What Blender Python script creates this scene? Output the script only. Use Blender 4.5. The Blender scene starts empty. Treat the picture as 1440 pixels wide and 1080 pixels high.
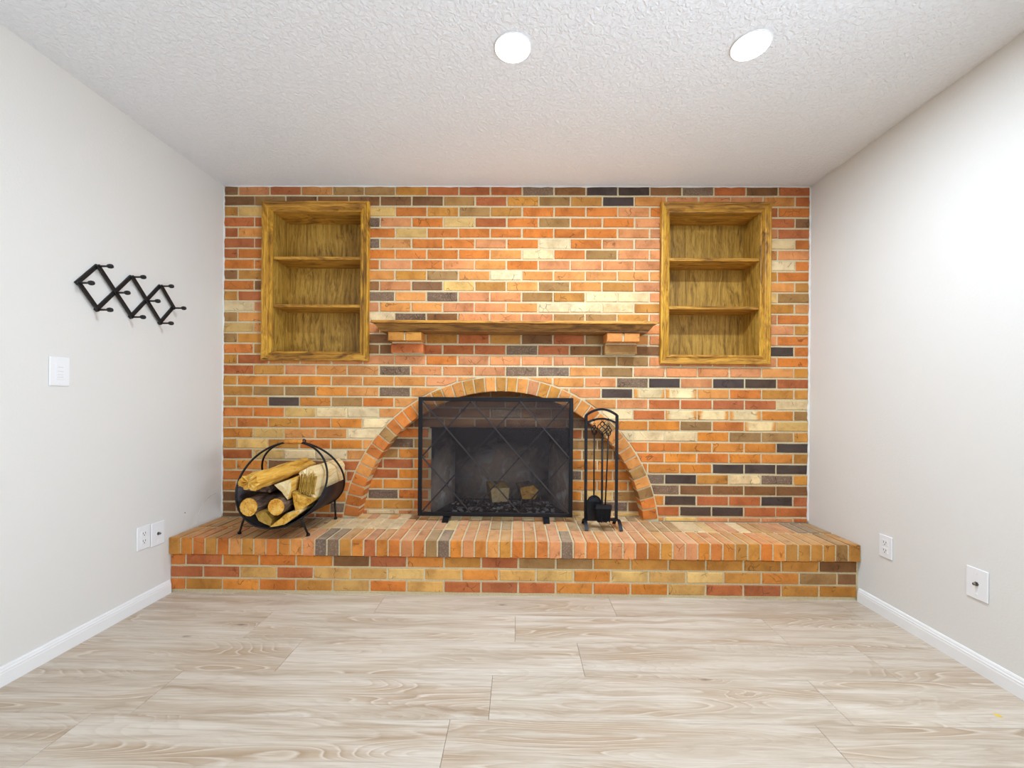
import bpy, bmesh, math, random
from mathutils import Vector, Matrix, noise
from mathutils.geometry import tessellate_polygon

S = bpy.context.scene
COL = S.collection
PI = math.pi

# ------------------------------------------------------------------ room size
XL, XR, D, H = -1.907, 1.847, 2.646, 2.438      # side walls, brick wall plane, ceiling
YB = -3.3                                        # rear wall (behind the camera)
ZH = 0.306                                       # hearth top

# ------------------------------------------------------------------ camera
cam_d = bpy.data.cameras.new('camera')
cam = bpy.data.objects.new('camera', cam_d)
COL.objects.link(cam)
S.camera = cam
FPX, YAW, PITCH, ROLL, CX, CY, ZC = 581.2, 0.0112, -0.0003, 0.0075, 722.07, 561.8, 1.0748
cam_d.sensor_fit = 'HORIZONTAL'
cam_d.sensor_width = 36.0
cam_d.lens = FPX / 1440 * 36
cam_d.shift_x = (720 - CX) / 1440
cam_d.shift_y = (CY - 540) / 1440
cam_d.clip_start = 0.02
_f = Vector((-math.sin(YAW) * math.cos(PITCH), math.cos(YAW) * math.cos(PITCH), math.sin(PITCH)))
_r = Vector((math.cos(YAW), math.sin(YAW), 0))
_u = _r.cross(_f)
_r2 = math.cos(ROLL) * _r + math.sin(ROLL) * _u
_u2 = -math.sin(ROLL) * _r + math.cos(ROLL) * _u
_m = Matrix((_r2, _u2, -_f)).transposed().to_4x4()
_m.translation = (0, 0, ZC)
cam.matrix_world = _m

# ------------------------------------------------------------------ world, added daylight fill, exposure
LAMP_W = 21.5          # the two recessed lamps by the fireplace
REAR_W = 4.0           # added unseen lamps behind the camera, dimmed
FILL_W = 245.0           # added fill light outside the invented side opening
S.view_settings.view_transform = 'Standard'
S.view_settings.look = 'None'
S.view_settings.gamma = 1.0
S.view_settings.use_curve_mapping = False
S.view_settings.exposure = 0.03

w = bpy.data.worlds.new('sky')
S.world = w
w.use_nodes = True
wn = w.node_tree.nodes
bg = wn['Background']
sky = wn.new('ShaderNodeTexSky')
sky.sky_type = 'HOSEK_WILKIE'
sky.turbidity = 4
sky.sun_direction = (0.3, 0.6, 0.7)
w.node_tree.links.new(sky.outputs[0], bg.inputs[0])
bg.inputs[1].default_value = 1.0

WY0, WY1, WZ0, WZ1 = -1.75, 0.55, 0.08, 2.10     # unseen glazed opening added in the right wall for the fill light
ld = bpy.data.lights.new('window_daylight', 'AREA')  # fill light added outside the unseen opening
ld.shape = 'RECTANGLE'
ld.size, ld.size_y = WY1 - WY0, 1.7
ld.energy = FILL_W
ld.color = (0.735, 0.85, 0.985)
lo = bpy.data.objects.new('window_daylight', ld)
COL.objects.link(lo)
lo.location = (XR + 0.88, (WY0 + WY1) / 2, 0.40)
lo.rotation_euler = (PI / 2 + math.radians(60), 0, PI / 2)   # added fill, tilted up to brighten the ceiling, towards -x


# ------------------------------------------------------------------ helpers
def lin(c):
    out = []
    for v in c:
        v /= 255.0
        out.append(v / 12.92 if v <= 0.04045 else ((v + 0.055) / 1.055) ** 2.4)
    return tuple(out) + (1.0,)


def link(o, parent=None):
    COL.objects.link(o)
    if parent:
        o.parent = parent
    return o


def empty(name, loc=(0, 0, 0), label=None, cat=None, group=None, kind=None, parent=None):
    o = bpy.data.objects.new(name, None)
    o.empty_display_size = 0.05
    o.location = loc
    link(o, parent)
    tag(o, label, cat, group, kind)
    return o


def tag(o, label=None, cat=None, group=None, kind=None):
    if label: o['label'] = label
    if cat: o['category'] = cat
    if group: o['group'] = group
    if kind: o['kind'] = kind
    return o


def mesh_obj(name, bm, mat, parent=None, smooth=False, origin=None):
    """Link a bmesh given in WORLD coordinates; origin (or the parent's place) becomes the local frame."""
    me = bpy.data.meshes.new(name)
    off = Vector((0, 0, 0))
    if parent is not None:
        pp, acc = parent, Vector((0, 0, 0))
        while pp is not None:
            acc += Vector(pp.location)
            pp = pp.parent
        off = acc
    loc = Vector(origin) - off if origin is not None else Vector((0, 0, 0))
    bmesh.ops.translate(bm, verts=bm.verts[:], vec=-(off + loc))
    bm.normal_update()
    bm.to_mesh(me)
    bm.free()
    if smooth:
        for pl in me.polygons: pl.use_smooth = True
    if isinstance(mat, (list, tuple)):
        for m_ in mat: me.materials.append(m_)
    elif mat:
        me.materials.append(mat)
    o = bpy.data.objects.new(name, me)
    o.location = loc
    link(o, parent)
    return o


def box(bm, x0, x1, y0, y1, z0, z1, mi=0):
    vs = [bm.verts.new(p) for p in ((x0, y0, z0), (x1, y0, z0), (x1, y1, z0), (x0, y1, z0),
                                    (x0, y0, z1), (x1, y0, z1), (x1, y1, z1), (x0, y1, z1))]
    for f in ((0, 3, 2, 1), (4, 5, 6, 7), (0, 1, 5, 4), (1, 2, 6, 5), (2, 3, 7, 6), (3, 0, 4, 7)):
        fc = bm.faces.new([vs[i] for i in f])
        fc.material_index = mi
    return vs


def bbox(x0, x1, y0, y1, z0, z1, bev=0.002, seg=1):
    bm = bmesh.new()
    box(bm, x0, x1, y0, y1, z0, z1)
    if bev:
        bmesh.ops.bevel(bm, geom=bm.edges[:] , offset=bev, segments=seg, affect='EDGES', profile=0.6)
    return bm


def tube(bm, pts, r, n=10, closed=False, cap=True):
    """Round bar along a polyline; r is a number or one per point."""
    pts = [Vector(p) for p in pts]
    m = len(pts)
    rr = r if isinstance(r, (list, tuple)) else [r] * m
    rings = []
    prev = None
    for i, p in enumerate(pts):
        if closed:
            t = (pts[(i + 1) % m] - pts[i - 1]).normalized()
        else:
            a, b = pts[max(i - 1, 0)], pts[min(i + 1, m - 1)]
            t = (b - a).normalized()
        if prev is None:
            ref = Vector((0, 0, 1)) if abs(t.z) < 0.9 else Vector((1, 0, 0))
            nrm = t.cross(ref).normalized()
        else:
            nrm = (prev - t * prev.dot(t)).normalized()
        prev = nrm
        bn = t.cross(nrm)
        rings.append([bm.verts.new(p + (nrm * math.cos(2 * PI * k / n) + bn * math.sin(2 * PI * k / n)) * rr[i]) for k in range(n)])
    for i in range(m if closed else m - 1):
        A, B = rings[i], rings[(i + 1) % m]
        for k in range(n):
            bm.faces.new((A[k], A[(k + 1) % n], B[(k + 1) % n], B[k]))
    if cap and not closed:
        bm.faces.new(rings[0][::-1])
        bm.faces.new(rings[-1])


def bar(bm, a, b, w, t, face=(0, -1, 0)):
    """Flat bar from a to b: width w across, thickness t along the face direction."""
    a, b, face = Vector(a), Vector(b), Vector(face)
    d = (b - a).normalized()
    s = d.cross(face).normalized()
    n = s.cross(d).normalized()
    vs = []
    for p in (a, b):
        for i, j in ((-1, -1), (1, -1), (1, 1), (-1, 1)):
            vs.append(bm.verts.new(p + s * w / 2 * i + n * t / 2 * j))
    for f in ((3, 2, 1, 0), (4, 5, 6, 7), (0, 1, 5, 4), (1, 2, 6, 5), (2, 3, 7, 6), (3, 0, 4, 7)):
        bm.faces.new([vs[i] for i in f])


def ribbon(bm, pts, w, t, face=(0, -1, 0)):
    """Flat bar bent along a polyline."""
    pts = [Vector(p) for p in pts]
    n = Vector(face).normalized()
    rings = []
    for i, p in enumerate(pts):
        d = (pts[min(i + 1, len(pts) - 1)] - pts[max(i - 1, 0)]).normalized()
        s = d.cross(n).normalized()
        nn = s.cross(d).normalized()
        rings.append([bm.verts.new(p + s * w / 2 * i_ + nn * t / 2 * j_) for i_, j_ in ((-1, -1), (1, -1), (1, 1), (-1, 1))])
    for A, B in zip(rings, rings[1:]):
        for k in range(4):
            bm.faces.new((A[k], A[(k + 1) % 4], B[(k + 1) % 4], B[k]))
    bm.faces.new(rings[0][::-1])
    bm.faces.new(rings[-1])


def lathe(bm, prof, center, axis='Z', n=24):
    c = Vector(center)
    rings = []
    for r_, h_ in prof:
        ring = []
        for k in range(n):
            a = 2 * PI * k / n
            if axis == 'Z': v = Vector((r_ * math.cos(a), r_ * math.sin(a), h_))
            elif axis == 'X': v = Vector((h_, r_ * math.cos(a), r_ * math.sin(a)))
            else: v = Vector((r_ * math.cos(a), h_, r_ * math.sin(a)))
            ring.append(bm.verts.new(c + v))
        rings.append(ring)
    for A, B in zip(rings, rings[1:]):
        for k in range(n):
            bm.faces.new((A[k], A[(k + 1) % n], B[(k + 1) % n], B[k]))
    bm.faces.new(rings[0][::-1])
    bm.faces.new(rings[-1])
    bmesh.ops.recalc_face_normals(bm, faces=bm.faces[:])


# ------------------------------------------------------------------ materials
class N:
    """Small node-tree helper."""
    def __init__(s, name):
        s.m = bpy.data.materials.new(name)
        s.m.use_nodes = True
        s.t = s.m.node_tree
        s.b = s.t.nodes['Principled BSDF']
        s.out = s.t.nodes['Material Output']

    def n(s, typ, **kw):
        nd = s.t.nodes.new(typ)
        for k, v in kw.items():
            setattr(nd, k, v)
        return nd

    def l(s, a, b):
        s.t.links.new(a, b)

    def setin(s, nd, key, v):
        if hasattr(v, 'is_linked') or isinstance(v, bpy.types.NodeSocket): s.l(v, nd.inputs[key])
        else: nd.inputs[key].default_value = v

    def math(s, op, a, b=None, c=None, clamp=False):
        nd = s.n('ShaderNodeMath', operation=op, use_clamp=clamp)
        for i, v in enumerate((a, b, c)):
            if v is not None: s.setin(nd, i, v)
        return nd.outputs[0]

    def mix(s, f, a, b, blend='MIX'):
        nd = s.n('ShaderNodeMix', data_type='RGBA', blend_type=blend)
        s.setin(nd, 0, f); s.setin(nd, 6, a); s.setin(nd, 7, b)
        return nd.outputs[2]

    def ramp(s, f, stops):
        nd = s.n('ShaderNodeValToRGB')
        cr = nd.color_ramp
        while len(cr.elements) < len(stops): cr.elements.new(0.5)
        for e, (p, c) in zip(cr.elements, stops):
            e.position = p
            e.color = c if len(c) == 4 else tuple(c) + (1,)
        s.l(f, nd.inputs[0])
        return nd.outputs[0]

    def coords(s, scale=(1, 1, 1), rand=True, space='Object', rot=(0, 0, 0)):
        tc = s.n('ShaderNodeTexCoord')
        mp = s.n('ShaderNodeMapping')
        mp.inputs['Scale'].default_value = scale
        mp.inputs['Rotation'].default_value = rot
        s.l(tc.outputs[space], mp.inputs['Vector'])
        if not rand: return mp.outputs[0]
        oi = s.n('ShaderNodeObjectInfo')
        ad = s.n('ShaderNodeVectorMath', operation='ADD')
        mu = s.n('ShaderNodeVectorMath', operation='SCALE')
        cx = s.n('ShaderNodeCombineXYZ')
        s.l(oi.outputs['Random'], cx.inputs[0]); s.l(oi.outputs['Random'], cx.inputs[1]); s.l(oi.outputs['Random'], cx.inputs[2])
        s.l(cx.outputs[0], mu.inputs[0]); mu.inputs['Scale'].default_value = 73.0
        s.l(mp.outputs[0], ad.inputs[0]); s.l(mu.outputs[0], ad.inputs[1])
        return ad.outputs[0]

    def noise(s, v, scale, detail=3, rough=0.5, dist=0.0):
        nd = s.n('ShaderNodeTexNoise')
        s.l(v, nd.inputs['Vector'])
        nd.inputs['Scale'].default_value = scale
        nd.inputs['Detail'].default_value = detail
        nd.inputs['Roughness'].default_value = rough
        nd.inputs['Distortion'].default_value = dist
        return nd.outputs['Fac']

    def bump(s, h, dist, strength=1.0):
        nd = s.n('ShaderNodeBump')
        nd.inputs['Distance'].default_value = dist
        nd.inputs['Strength'].default_value = strength
        s.l(h, nd.inputs['Height'])
        s.l(nd.outputs[0], s.b.inputs['Normal'])

    def base(s, c, rough=0.6, metal=0.0, spec=0.5):
        s.setin(s.b, 'Base Color', c)
        s.setin(s.b, 'Roughness', rough)
        s.setin(s.b, 'Metallic', metal)
        s.setin(s.b, 'Specular IOR Level', spec)
        return s.m


def mat_paint(name, rgb, rough=0.7, bump=0.0006, scale=120):
    k = N(name)
    v = k.coords(rand=False)
    big = k.noise(v, 1.3, 2)
    c = k.mix(k.math('MULTIPLY', big, 0.10), lin(rgb), lin(tuple(x * 0.93 for x in rgb)))
    k.base(c, rough, 0, 0.3)
    k.bump(k.noise(v, scale, 3), bump)
    return k.m


def mat_ceiling():
    k = N('ceiling_texture')
    v = k.coords(rand=False)
    n1 = k.noise(v, 62, 4, 0.55, 0.6)
    blob = k.ramp(n1, [(0.44, (0, 0, 0)), (0.60, (1, 1, 1))])
    fine = k.noise(v, 190, 2)
    hgt = k.math('ADD', blob, k.math('MULTIPLY', fine, 0.35))
    c = k.mix(k.math('MULTIPLY', k.noise(v, 1.1, 2), 0.12), lin((244, 246, 249)), lin((238, 240, 243)))
    k.base(c, 0.85, 0, 0.2)
    k.bump(hgt, 0.0022, 0.8)
    return k.m


def mat_brick(name, attr=False):
    """Colour from the object (or a colour attribute); alpha picks the kind of flashing."""
    k = N(name)
    if attr:
        a = k.n('ShaderNodeAttribute', attribute_name='Col')
        col, alpha = a.outputs['Color'], a.outputs['Alpha']
        v = k.coords(rand=False)
    else:
        a = k.n('ShaderNodeObjectInfo')
        col, alpha = a.outputs['Color'], a.outputs['Alpha']
        v = k.coords()
    big = k.noise(v, 9, 3, 0.6, 0.4)
    mid = k.noise(v, 42, 4, 0.65)
    fine = k.noise(v, 260, 3, 0.6)
    # tone drift inside a brick
    c = k.mix(1.0, col, k.ramp(big, [(0.30, (.74, .70, .66)), (0.50, (1, 1, 1)), (0.72, (1.16, 1.22, 1.22))]), 'MULTIPLY')
    c = k.mix(k.ramp(mid, [(0.30, (.5, .5, .5)), (0.45, (0, 0, 0))]), c, k.mix(1.0, c, (.74, .68, .62, 1), 'MULTIPLY'))
    # flashed ends (alpha about 0.75)
    if not attr:
        tc = k.n('ShaderNodeTexCoord')
        sx = k.n('ShaderNodeSeparateXYZ')
        k.l(tc.outputs['Object'], sx.inputs[0])
        ax = k.math('ADD', k.math('ABSOLUTE', sx.outputs[0]), k.math('MULTIPLY', k.math('SUBTRACT', big, 0.5), 0.07))
        ends = k.ramp(ax, [(0.066, (0, 0, 0)), (0.088, (1, 1, 1))])
        isk = k.math('MULTIPLY', k.math('COMPARE', alpha, 0.75, 0.06), ends)
        c = k.mix(isk, c, lin((222, 150, 74)))
    # mottled / speckled bricks (alpha about 0.5)
    spk = k.ramp(k.noise(v, 110, 3, 0.7), [(0.52, (0, 0, 0)), (0.60, (1, 1, 1))])
    ism = k.math('MULTIPLY', k.math('COMPARE', alpha, 0.5, 0.06), spk)
    c = k.mix(k.math('MULTIPLY', ism, 0.38), c, lin((186, 160, 134)))
    # thin curved drag cracks
    vo = k.n('ShaderNodeTexVoronoi', feature='DISTANCE_TO_EDGE')
    wv = k.n('ShaderNodeVectorMath', operation='ADD')
    nc = k.n('ShaderNodeTexNoise'); nc.inputs['Scale'].default_value = 14
    k.l(v, nc.inputs['Vector'])
    sc = k.n('ShaderNodeVectorMath', operation='SCALE'); sc.inputs['Scale'].default_value = 0.05
    k.l(nc.outputs['Color'], sc.inputs[0]); k.l(v, wv.inputs[0]); k.l(sc.outputs[0], wv.inputs[1])
    k.l(wv.outputs[0], vo.inputs['Vector']); vo.inputs['Scale'].default_value = 16
    line = k.ramp(vo.outputs['Distance'], [(0.012, (1, 1, 1)), (0.03, (0, 0, 0))])
    gate = k.ramp(k.noise(v, 15, 1), [(0.56, (0, 0, 0)), (0.62, (1, 1, 1))])
    crack = k.math('MULTIPLY', line, gate)
    c = k.mix(k.math('MULTIPLY', crack, 0.7), c, k.mix(0.75, c, lin((60, 40, 32))))
    # paler tan mixed unevenly into upward faces
    gm = k.n('ShaderNodeNewGeometry')
    sz = k.n('ShaderNodeSeparateXYZ')
    k.l(gm.outputs['Normal'], sz.inputs[0])
    up = k.ramp(sz.outputs[2], [(0.75, (0, 0, 0)), (0.95, (1, 1, 1))])
    c = k.mix(k.math('MULTIPLY', up, k.math('MULTIPLY', big, 0.75)), c, lin((220, 190, 152)))
    # fine sand grain
    c = k.mix(0.22, c, k.ramp(fine, [(0.3, (.2, .2, .2)), (0.7, (.8, .8, .8))]), 'OVERLAY')
    k.base(c, 0.82, 0, 0.25)
    hgt = k.math('ADD', k.math('MULTIPLY', mid, 0.6), k.math('MULTIPLY', fine, 0.25))
    hgt = k.math('SUBTRACT', hgt, k.math('MULTIPLY', crack, 0.8))
    k.bump(hgt, 0.0022, 0.8)
    return k.m


def mat_mortar():
    k = N('mortar')
    v = k.coords(rand=False)
    n1 = k.noise(v, 6, 4, 0.6)
    n2 = k.noise(v, 160, 4, 0.7)
    c = k.mix(n1, lin((236, 216, 172)), lin((218, 202, 164)))
    c = k.mix(k.ramp(n2, [(0.35, (.6, .6, .6)), (0.5, (0, 0, 0))]), c, lin((176, 162, 138)))
    k.base(c, 0.95, 0, 0.15)
    k.bump(n2, 0.003, 0.9)
    return k.m


def mat_wood(name, light, mid, dark, axis='Z', rough=0.42, scale=1.0, bump=0.0007):
    """Stained oak: grain runs along the axis."""
    k = N(name)
    st = {'X': (1.2, 26, 26), 'Y': (26, 1.2, 26), 'Z': (26, 26, 1.2)}[axis]
    v = k.coords(scale=tuple(q * scale for q in st))
    warp = k.noise(k.coords(scale=tuple({'X': (2, 5, 5), 'Y': (5, 2, 5), 'Z': (5, 5, 2)}[axis])), 1.0, 2)
    vw = k.n('ShaderNodeVectorMath', operation='ADD')
    cw = k.n('ShaderNodeCombineXYZ')
    wm = k.math('MULTIPLY', warp, 6.0)
    for i in range(3): k.l(wm, cw.inputs[i])
    k.l(v, vw.inputs[0]); k.l(cw.outputs[0], vw.inputs[1])
    g = k.noise(vw.outputs[0], 1.3, 5, 0.62)
    pores = k.noise(v, 9, 2, 0.6)
    c = k.ramp(g, [(0.30, lin(dark)), (0.46, lin(mid)), (0.62, lin(light)), (0.80, lin(mid))])
    c = k.mix(k.ramp(pores, [(0.30, (.8, .8, .8)), (0.42, (0, 0, 0))]), c, lin(tuple(q * 0.6 for q in dark)))
    k.base(c, rough, 0, 0.4)
    k.bump(k.math('ADD', g, k.math('MULTIPLY', pores, 0.5)), bump)
    return k.m


def mat_plank():
    k = N('washed_oak_plank')
    v = k.coords(scale=(1.1, 24, 16))
    v2 = k.coords(scale=(1.0, 4.5, 1))
    warp = k.noise(v2, 2.2, 3, 0.55, 0.5)
    vw = k.n('ShaderNodeVectorMath', operation='ADD')
    cw = k.n('ShaderNodeCombineXYZ')
    k.l(k.math('MULTIPLY', warp, 3.2), cw.inputs[1])
    k.l(v, vw.inputs[0]); k.l(cw.outputs[0], vw.inputs[1])
    g = k.noise(vw.outputs[0], 1.0, 6, 0.6)
    fine = k.noise(k.coords(scale=(3.5, 150, 1)), 1.0, 4, 0.65)
    c = k.ramp(g, [(0.28, lin((178, 156, 132))), (0.42, lin((204, 188, 168))), (0.55, lin((218, 206, 189))), (0.72, lin((228, 218, 204)))])
    # broad tan heartwood bands
    band = k.ramp(k.noise(k.coords(scale=(0.9, 7, 1)), 1.6, 2), [(0.52, (0, 0, 0)), (0.66, (1, 1, 1))])
    c = k.mix(k.math('MULTIPLY', band, 0.55), c, lin((190, 163, 132)))
    # knots
    vo = k.n('ShaderNodeTexVoronoi', feature='F1')
    k.l(k.coords(scale=(1.0, 3.2, 1)), vo.inputs['Vector'])
    vo.inputs['Scale'].default_value = 1.9
    dd = k.math('ADD', vo.outputs['Distance'], k.math('MULTIPLY', k.math('SUBTRACT', k.noise(k.coords(scale=(1, 2.4, 1)), 26, 3), 0.5), 0.07))
    knot = k.ramp(dd, [(0.02, (1, 1, 1)), (0.065, (0, 0, 0))])
    halo = k.ramp(dd, [(0.03, (1, 1, 1)), (0.20, (0, 0, 0))])
    # cathedral figure: contour lines of a long smooth field that bend around the knots, limed pale
    sm = k.math('ADD', k.noise(k.coords(scale=(0.75, 5.0, 1)), 1.3, 1.5, 0.45), k.math('MULTIPLY', halo, 0.10))
    sm = k.math('ADD', sm, k.math('MULTIPLY', fine, 0.012))
    ring = k.math('FRACT', k.math('MULTIPLY', sm, 26.0))
    lime = k.ramp(ring, [(0.72, (0, 0, 0)), (0.90, (1, 1, 1)), (0.99, (0, 0, 0))])
    late = k.ramp(ring, [(0.0, (1, 1, 1)), (0.35, (0, 0, 0))])
    c = k.mix(k.math('MULTIPLY', late, k.math('ADD', k.math('MULTIPLY', band, 0.40), 0.14)), c, lin((168, 142, 114)))
    c = k.mix(k.math('MULTIPLY', lime, k.math('ADD', k.math('MULTIPLY', band, 0.55), 0.10)), c, lin((240, 231, 217)))
    c = k.mix(k.ramp(fine, [(0.30, (.6, .6, .6)), (0.50, (0, 0, 0))]), c, lin((176, 156, 134)))
    c = k.mix(k.math('MULTIPLY', halo, 0.22), c, lin((178, 156, 132)))
    c = k.mix(k.math('MULTIPLY', knot, 0.75), c, lin((112, 96, 86)))
    # slight tone difference from plank to plank
    oi = k.n('ShaderNodeObjectInfo')
    tone = k.ramp(oi.outputs['Random'], [(0, (.90, .885, .87)), (1, (1.0, 1.0, 1.0))])
    c = k.mix(1.0, c, tone, 'MULTIPLY')
    k.base(c, 0.38, 0, 0.4)
    k.bump(k.math('ADD', g, fine), 0.0006)
    return k.m


def mat_plain(name, rgb, rough=0.5, metal=0.0, spec=0.5, var=0.08, scale=40, bump=0.0):
    k = N(name)
    v = k.coords()
    n1 = k.noise(v, scale, 3)
    c = k.mix(k.math('MULTIPLY', n1, var * 2), lin(rgb), lin(tuple(q * (1 - 2.2 * var) for q in rgb)))
    k.base(c, rough, metal, spec)
    if bump: k.bump(n1, bump)
    return k.m


def mat_emit(name, rgb, strength):
    k = N(name)
    k.base(lin(rgb), 0.4)
    k.b.inputs['Emission Color'].default_value = lin(rgb)
    k.b.inputs['Emission Strength'].default_value = strength
    return k.m


def mat_mesh_screen():
    """Fine woven wire cloth: lets a share of the light through."""
    k = N('woven_wire_cloth')
    k.base(lin((56, 50, 52)), 0.6, 0.3)
    tr = k.n('ShaderNodeBsdfTransparent')
    mx = k.n('ShaderNodeMixShader')
    v = k.coords(rand=False)
    nz = k.noise(v, 3, 2)
    k.l(k.math('ADD', k.math('MULTIPLY', nz, 0.06), 0.28), mx.inputs[0])
    k.l(tr.outputs[0], mx.inputs[1]); k.l(k.b.outputs[0], mx.inputs[2])
    k.l(mx.outputs[0], k.out.inputs['Surface'])
    return k.m


def mat_glass():
    k = N('window_glass')
    tr = k.n('ShaderNodeBsdfTransparent')
    gl = k.n('ShaderNodeBsdfGlossy'); gl.inputs['Roughness'].default_value = 0.02
    mx = k.n('ShaderNodeMixShader'); mx.inputs[0].default_value = 0.06
    k.l(tr.outputs[0], mx.inputs[1]); k.l(gl.outputs[0], mx.inputs[2])
    k.l(mx.outputs[0], k.out.inputs['Surface'])
    return k.m


def mat_soot():
    """Smoke-blackened fire brick; ash-grey where the fire burned it clean."""
    k = N('sooted_firebrick')
    v = k.coords(rand=False)
    tc = k.n('ShaderNodeTexCoord')
    ln = k.n('ShaderNodeVectorMath', operation='LENGTH')
    mp = k.n('ShaderNodeMapping')
    mp.inputs['Location'].default_value = (0.0, 0, -0.05)
    mp.inputs['Scale'].default_value = (1.0, 1.0, 1.25)
    k.l(tc.outputs['Object'], mp.inputs[0]); k.l(mp.outputs[0], ln.inputs[0])
    n1 = k.noise(v, 7, 4, 0.6, 0.8)
    n2 = k.noise(v, 26, 4, 0.6)
    r = k.math('ADD', ln.outputs['Value'], k.math('MULTIPLY', k.math('SUBTRACT', n1, 0.5), 0.42))
    clean = k.ramp(r, [(0.15, (1, 1, 1)), (0.38, (0, 0, 0))])
    ash = k.mix(n2, lin((214, 194, 176)), lin((146, 130, 120)))
    ash = k.mix(k.ramp(n1, [(0.5, (0, 0, 0)), (0.62, (1, 1, 1))]), ash, lin((236, 232, 230)))
    c = k.mix(clean, lin((40, 36, 38)), ash)
    k.base(c, 0.95, 0, 0.1)
    k.bump(n2, 0.002)
    return k.m


def mat_log_end():
    k = N('sawn_log_end')
    tc = k.n('ShaderNodeTexCoord')
    v = k.coords()
    n1 = k.noise(v, 30, 4, 0.65)
    n2 = k.noise(v, 120, 3)
    c = k.ramp(n1, [(0.3, lin((196, 126, 42))), (0.48, lin((232, 170, 70))), (0.7, lin((242, 200, 112)))])
    c = k.mix(k.ramp(n2, [(0.32, (.6, .6, .6)), (0.45, (0, 0, 0))]), c, lin((165, 108, 48)))
    k.base(c, 0.8, 0, 0.2)
    k.bump(n2, 0.002)
    return k.m


def mat_split(name, a, b, c3, axis='Y'):
    k = N(name)
    st = {'Y': (30, 3, 30), 'X': (3, 30, 30), 'Z': (30, 30, 3)}[axis]
    v = k.coords(scale=st)
    g = k.noise(v, 1.0, 5, 0.65, 0.6)
    c = k.ramp(g, [(0.30, lin(a)), (0.48, lin(b)), (0.7, lin(c3))])
    fine = k.noise(v, 5, 3)
    k.base(c, 0.8, 0, 0.2)
    k.bump(k.math('ADD', g, k.math('MULTIPLY', fine, 0.3)), 0.006, 0.8)
    return k.m


def mat_bark():
    k = N('log_bark')
    v = k.coords(scale=(24, 5, 24))
    g = k.noise(v, 1.6, 5, 0.7, 0.8)
    c = k.ramp(g, [(0.35, lin((58, 46, 42))), (0.5, lin((98, 78, 66))), (0.68, lin((150, 122, 100)))])
    k.base(c, 0.9, 0, 0.15)
    k.bump(g, 0.006, 1.0)
    return k.m


M = {}
M['wall'] = mat_paint('wall_paint', (231, 228, 222))
M['ceiling'] = mat_ceiling()
M['trim'] = mat_paint('white_trim_paint', (244, 243, 241), 0.4, 0.0002, 60)
M['caulk'] = mat_paint('white_caulk', (238, 236, 230), 0.6, 0.002, 90)
M['brick'] = mat_brick('fired_brick')
M['brick_attr'] = mat_brick('fired_brick_cut', True)
M['mortar'] = mat_mortar()
M['oak_z'] = mat_wood('stained_oak_upright', (226, 172, 58), (188, 132, 36), (98, 62, 22), 'Z')
M['oak_x'] = mat_wood('stained_oak_level', (214, 158, 62), (174, 120, 40), (98, 62, 24), 'X')
M['oak_panel'] = mat_wood('oak_veneer_panel', (204, 160, 72), (172, 130, 50), (116, 82, 34), 'Z', 0.5, 1.7)
M['mantel'] = mat_wood('mantel_oak', (218, 158, 68), (178, 118, 44), (98, 60, 28), 'X', 0.4, 1.5)
M['crown'] = mat_wood('dark_stained_crown', (168, 120, 56), (132, 88, 38), (78, 50, 24), 'X', 0.4, 1.5)  # mantel oak darkened, shade under the shelf board put into the colour
M['plank'] = mat_plank()
M['black'] = mat_plain('black_iron', (34, 34, 38), 0.45, 0.6, 0.5, 0.1)
M['lattice'] = mat_plain('worn_iron', (74, 70, 72), 0.4, 0.7, 0.5, 0.1)  # black iron lightened, the light its bars catch put into the colour
M['blackpaint'] = mat_plain('black_painted_wood', (30, 28, 30), 0.5, 0, 0.4, 0.1)
M['sheet'] = mat_plain('black_sheet_steel', (46, 36, 38), 0.5, 0.4, 0.5, 0.12)
M['mesh'] = mat_mesh_screen()
M['plate'] = mat_plain('white_plastic', (243, 243, 243), 0.35, 0, 0.5, 0.01)
M['slot'] = mat_plain('dark_slot', (60, 56, 54), 0.6, 0, 0.3, 0.02)
M['brass'] = mat_plain('nickel_connector', (128, 120, 112), 0.35, 0.9, 0.5, 0.05)
M['handle'] = mat_wood('turned_maple', (222, 150, 66), (204, 128, 44), (160, 92, 30), 'Y', 0.45)
M['lens'] = mat_emit('lamp_lens', (255, 253, 248), 9.0)
M['soot'] = mat_soot()
M['sootmortar'] = mat_plain('smoke_stained_mortar', (176, 154, 126), 0.95, 0, 0.1, 0.2, 12, 0.002)
M['char'] = mat_plain('char_black', (38, 35, 35), 0.95, 0, 0.1, 0.2, 30, 0.004)
M['ash'] = mat_plain('ash_grey', (176, 172, 170), 0.95, 0, 0.1, 0.3, 60, 0.003)
M['log_end'] = mat_log_end()
M['split_gold'] = mat_split('split_wood_golden', (170, 112, 34), (222, 166, 66), (242, 204, 116))
M['split_pale'] = mat_split('split_wood_pale', (206, 164, 98), (236, 206, 148), (246, 228, 184))
M['split_olive'] = mat_split('split_wood_shaded_ochre', (140, 104, 40), (182, 142, 62), (206, 168, 88))  # darker olive-ochre split wood
M['bark'] = mat_bark()
M['bristle'] = mat_plain('black_bristle', (30, 29, 31), 0.8, 0, 0.2, 0.2, 200, 0.003)
M['glass'] = mat_glass()

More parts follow.
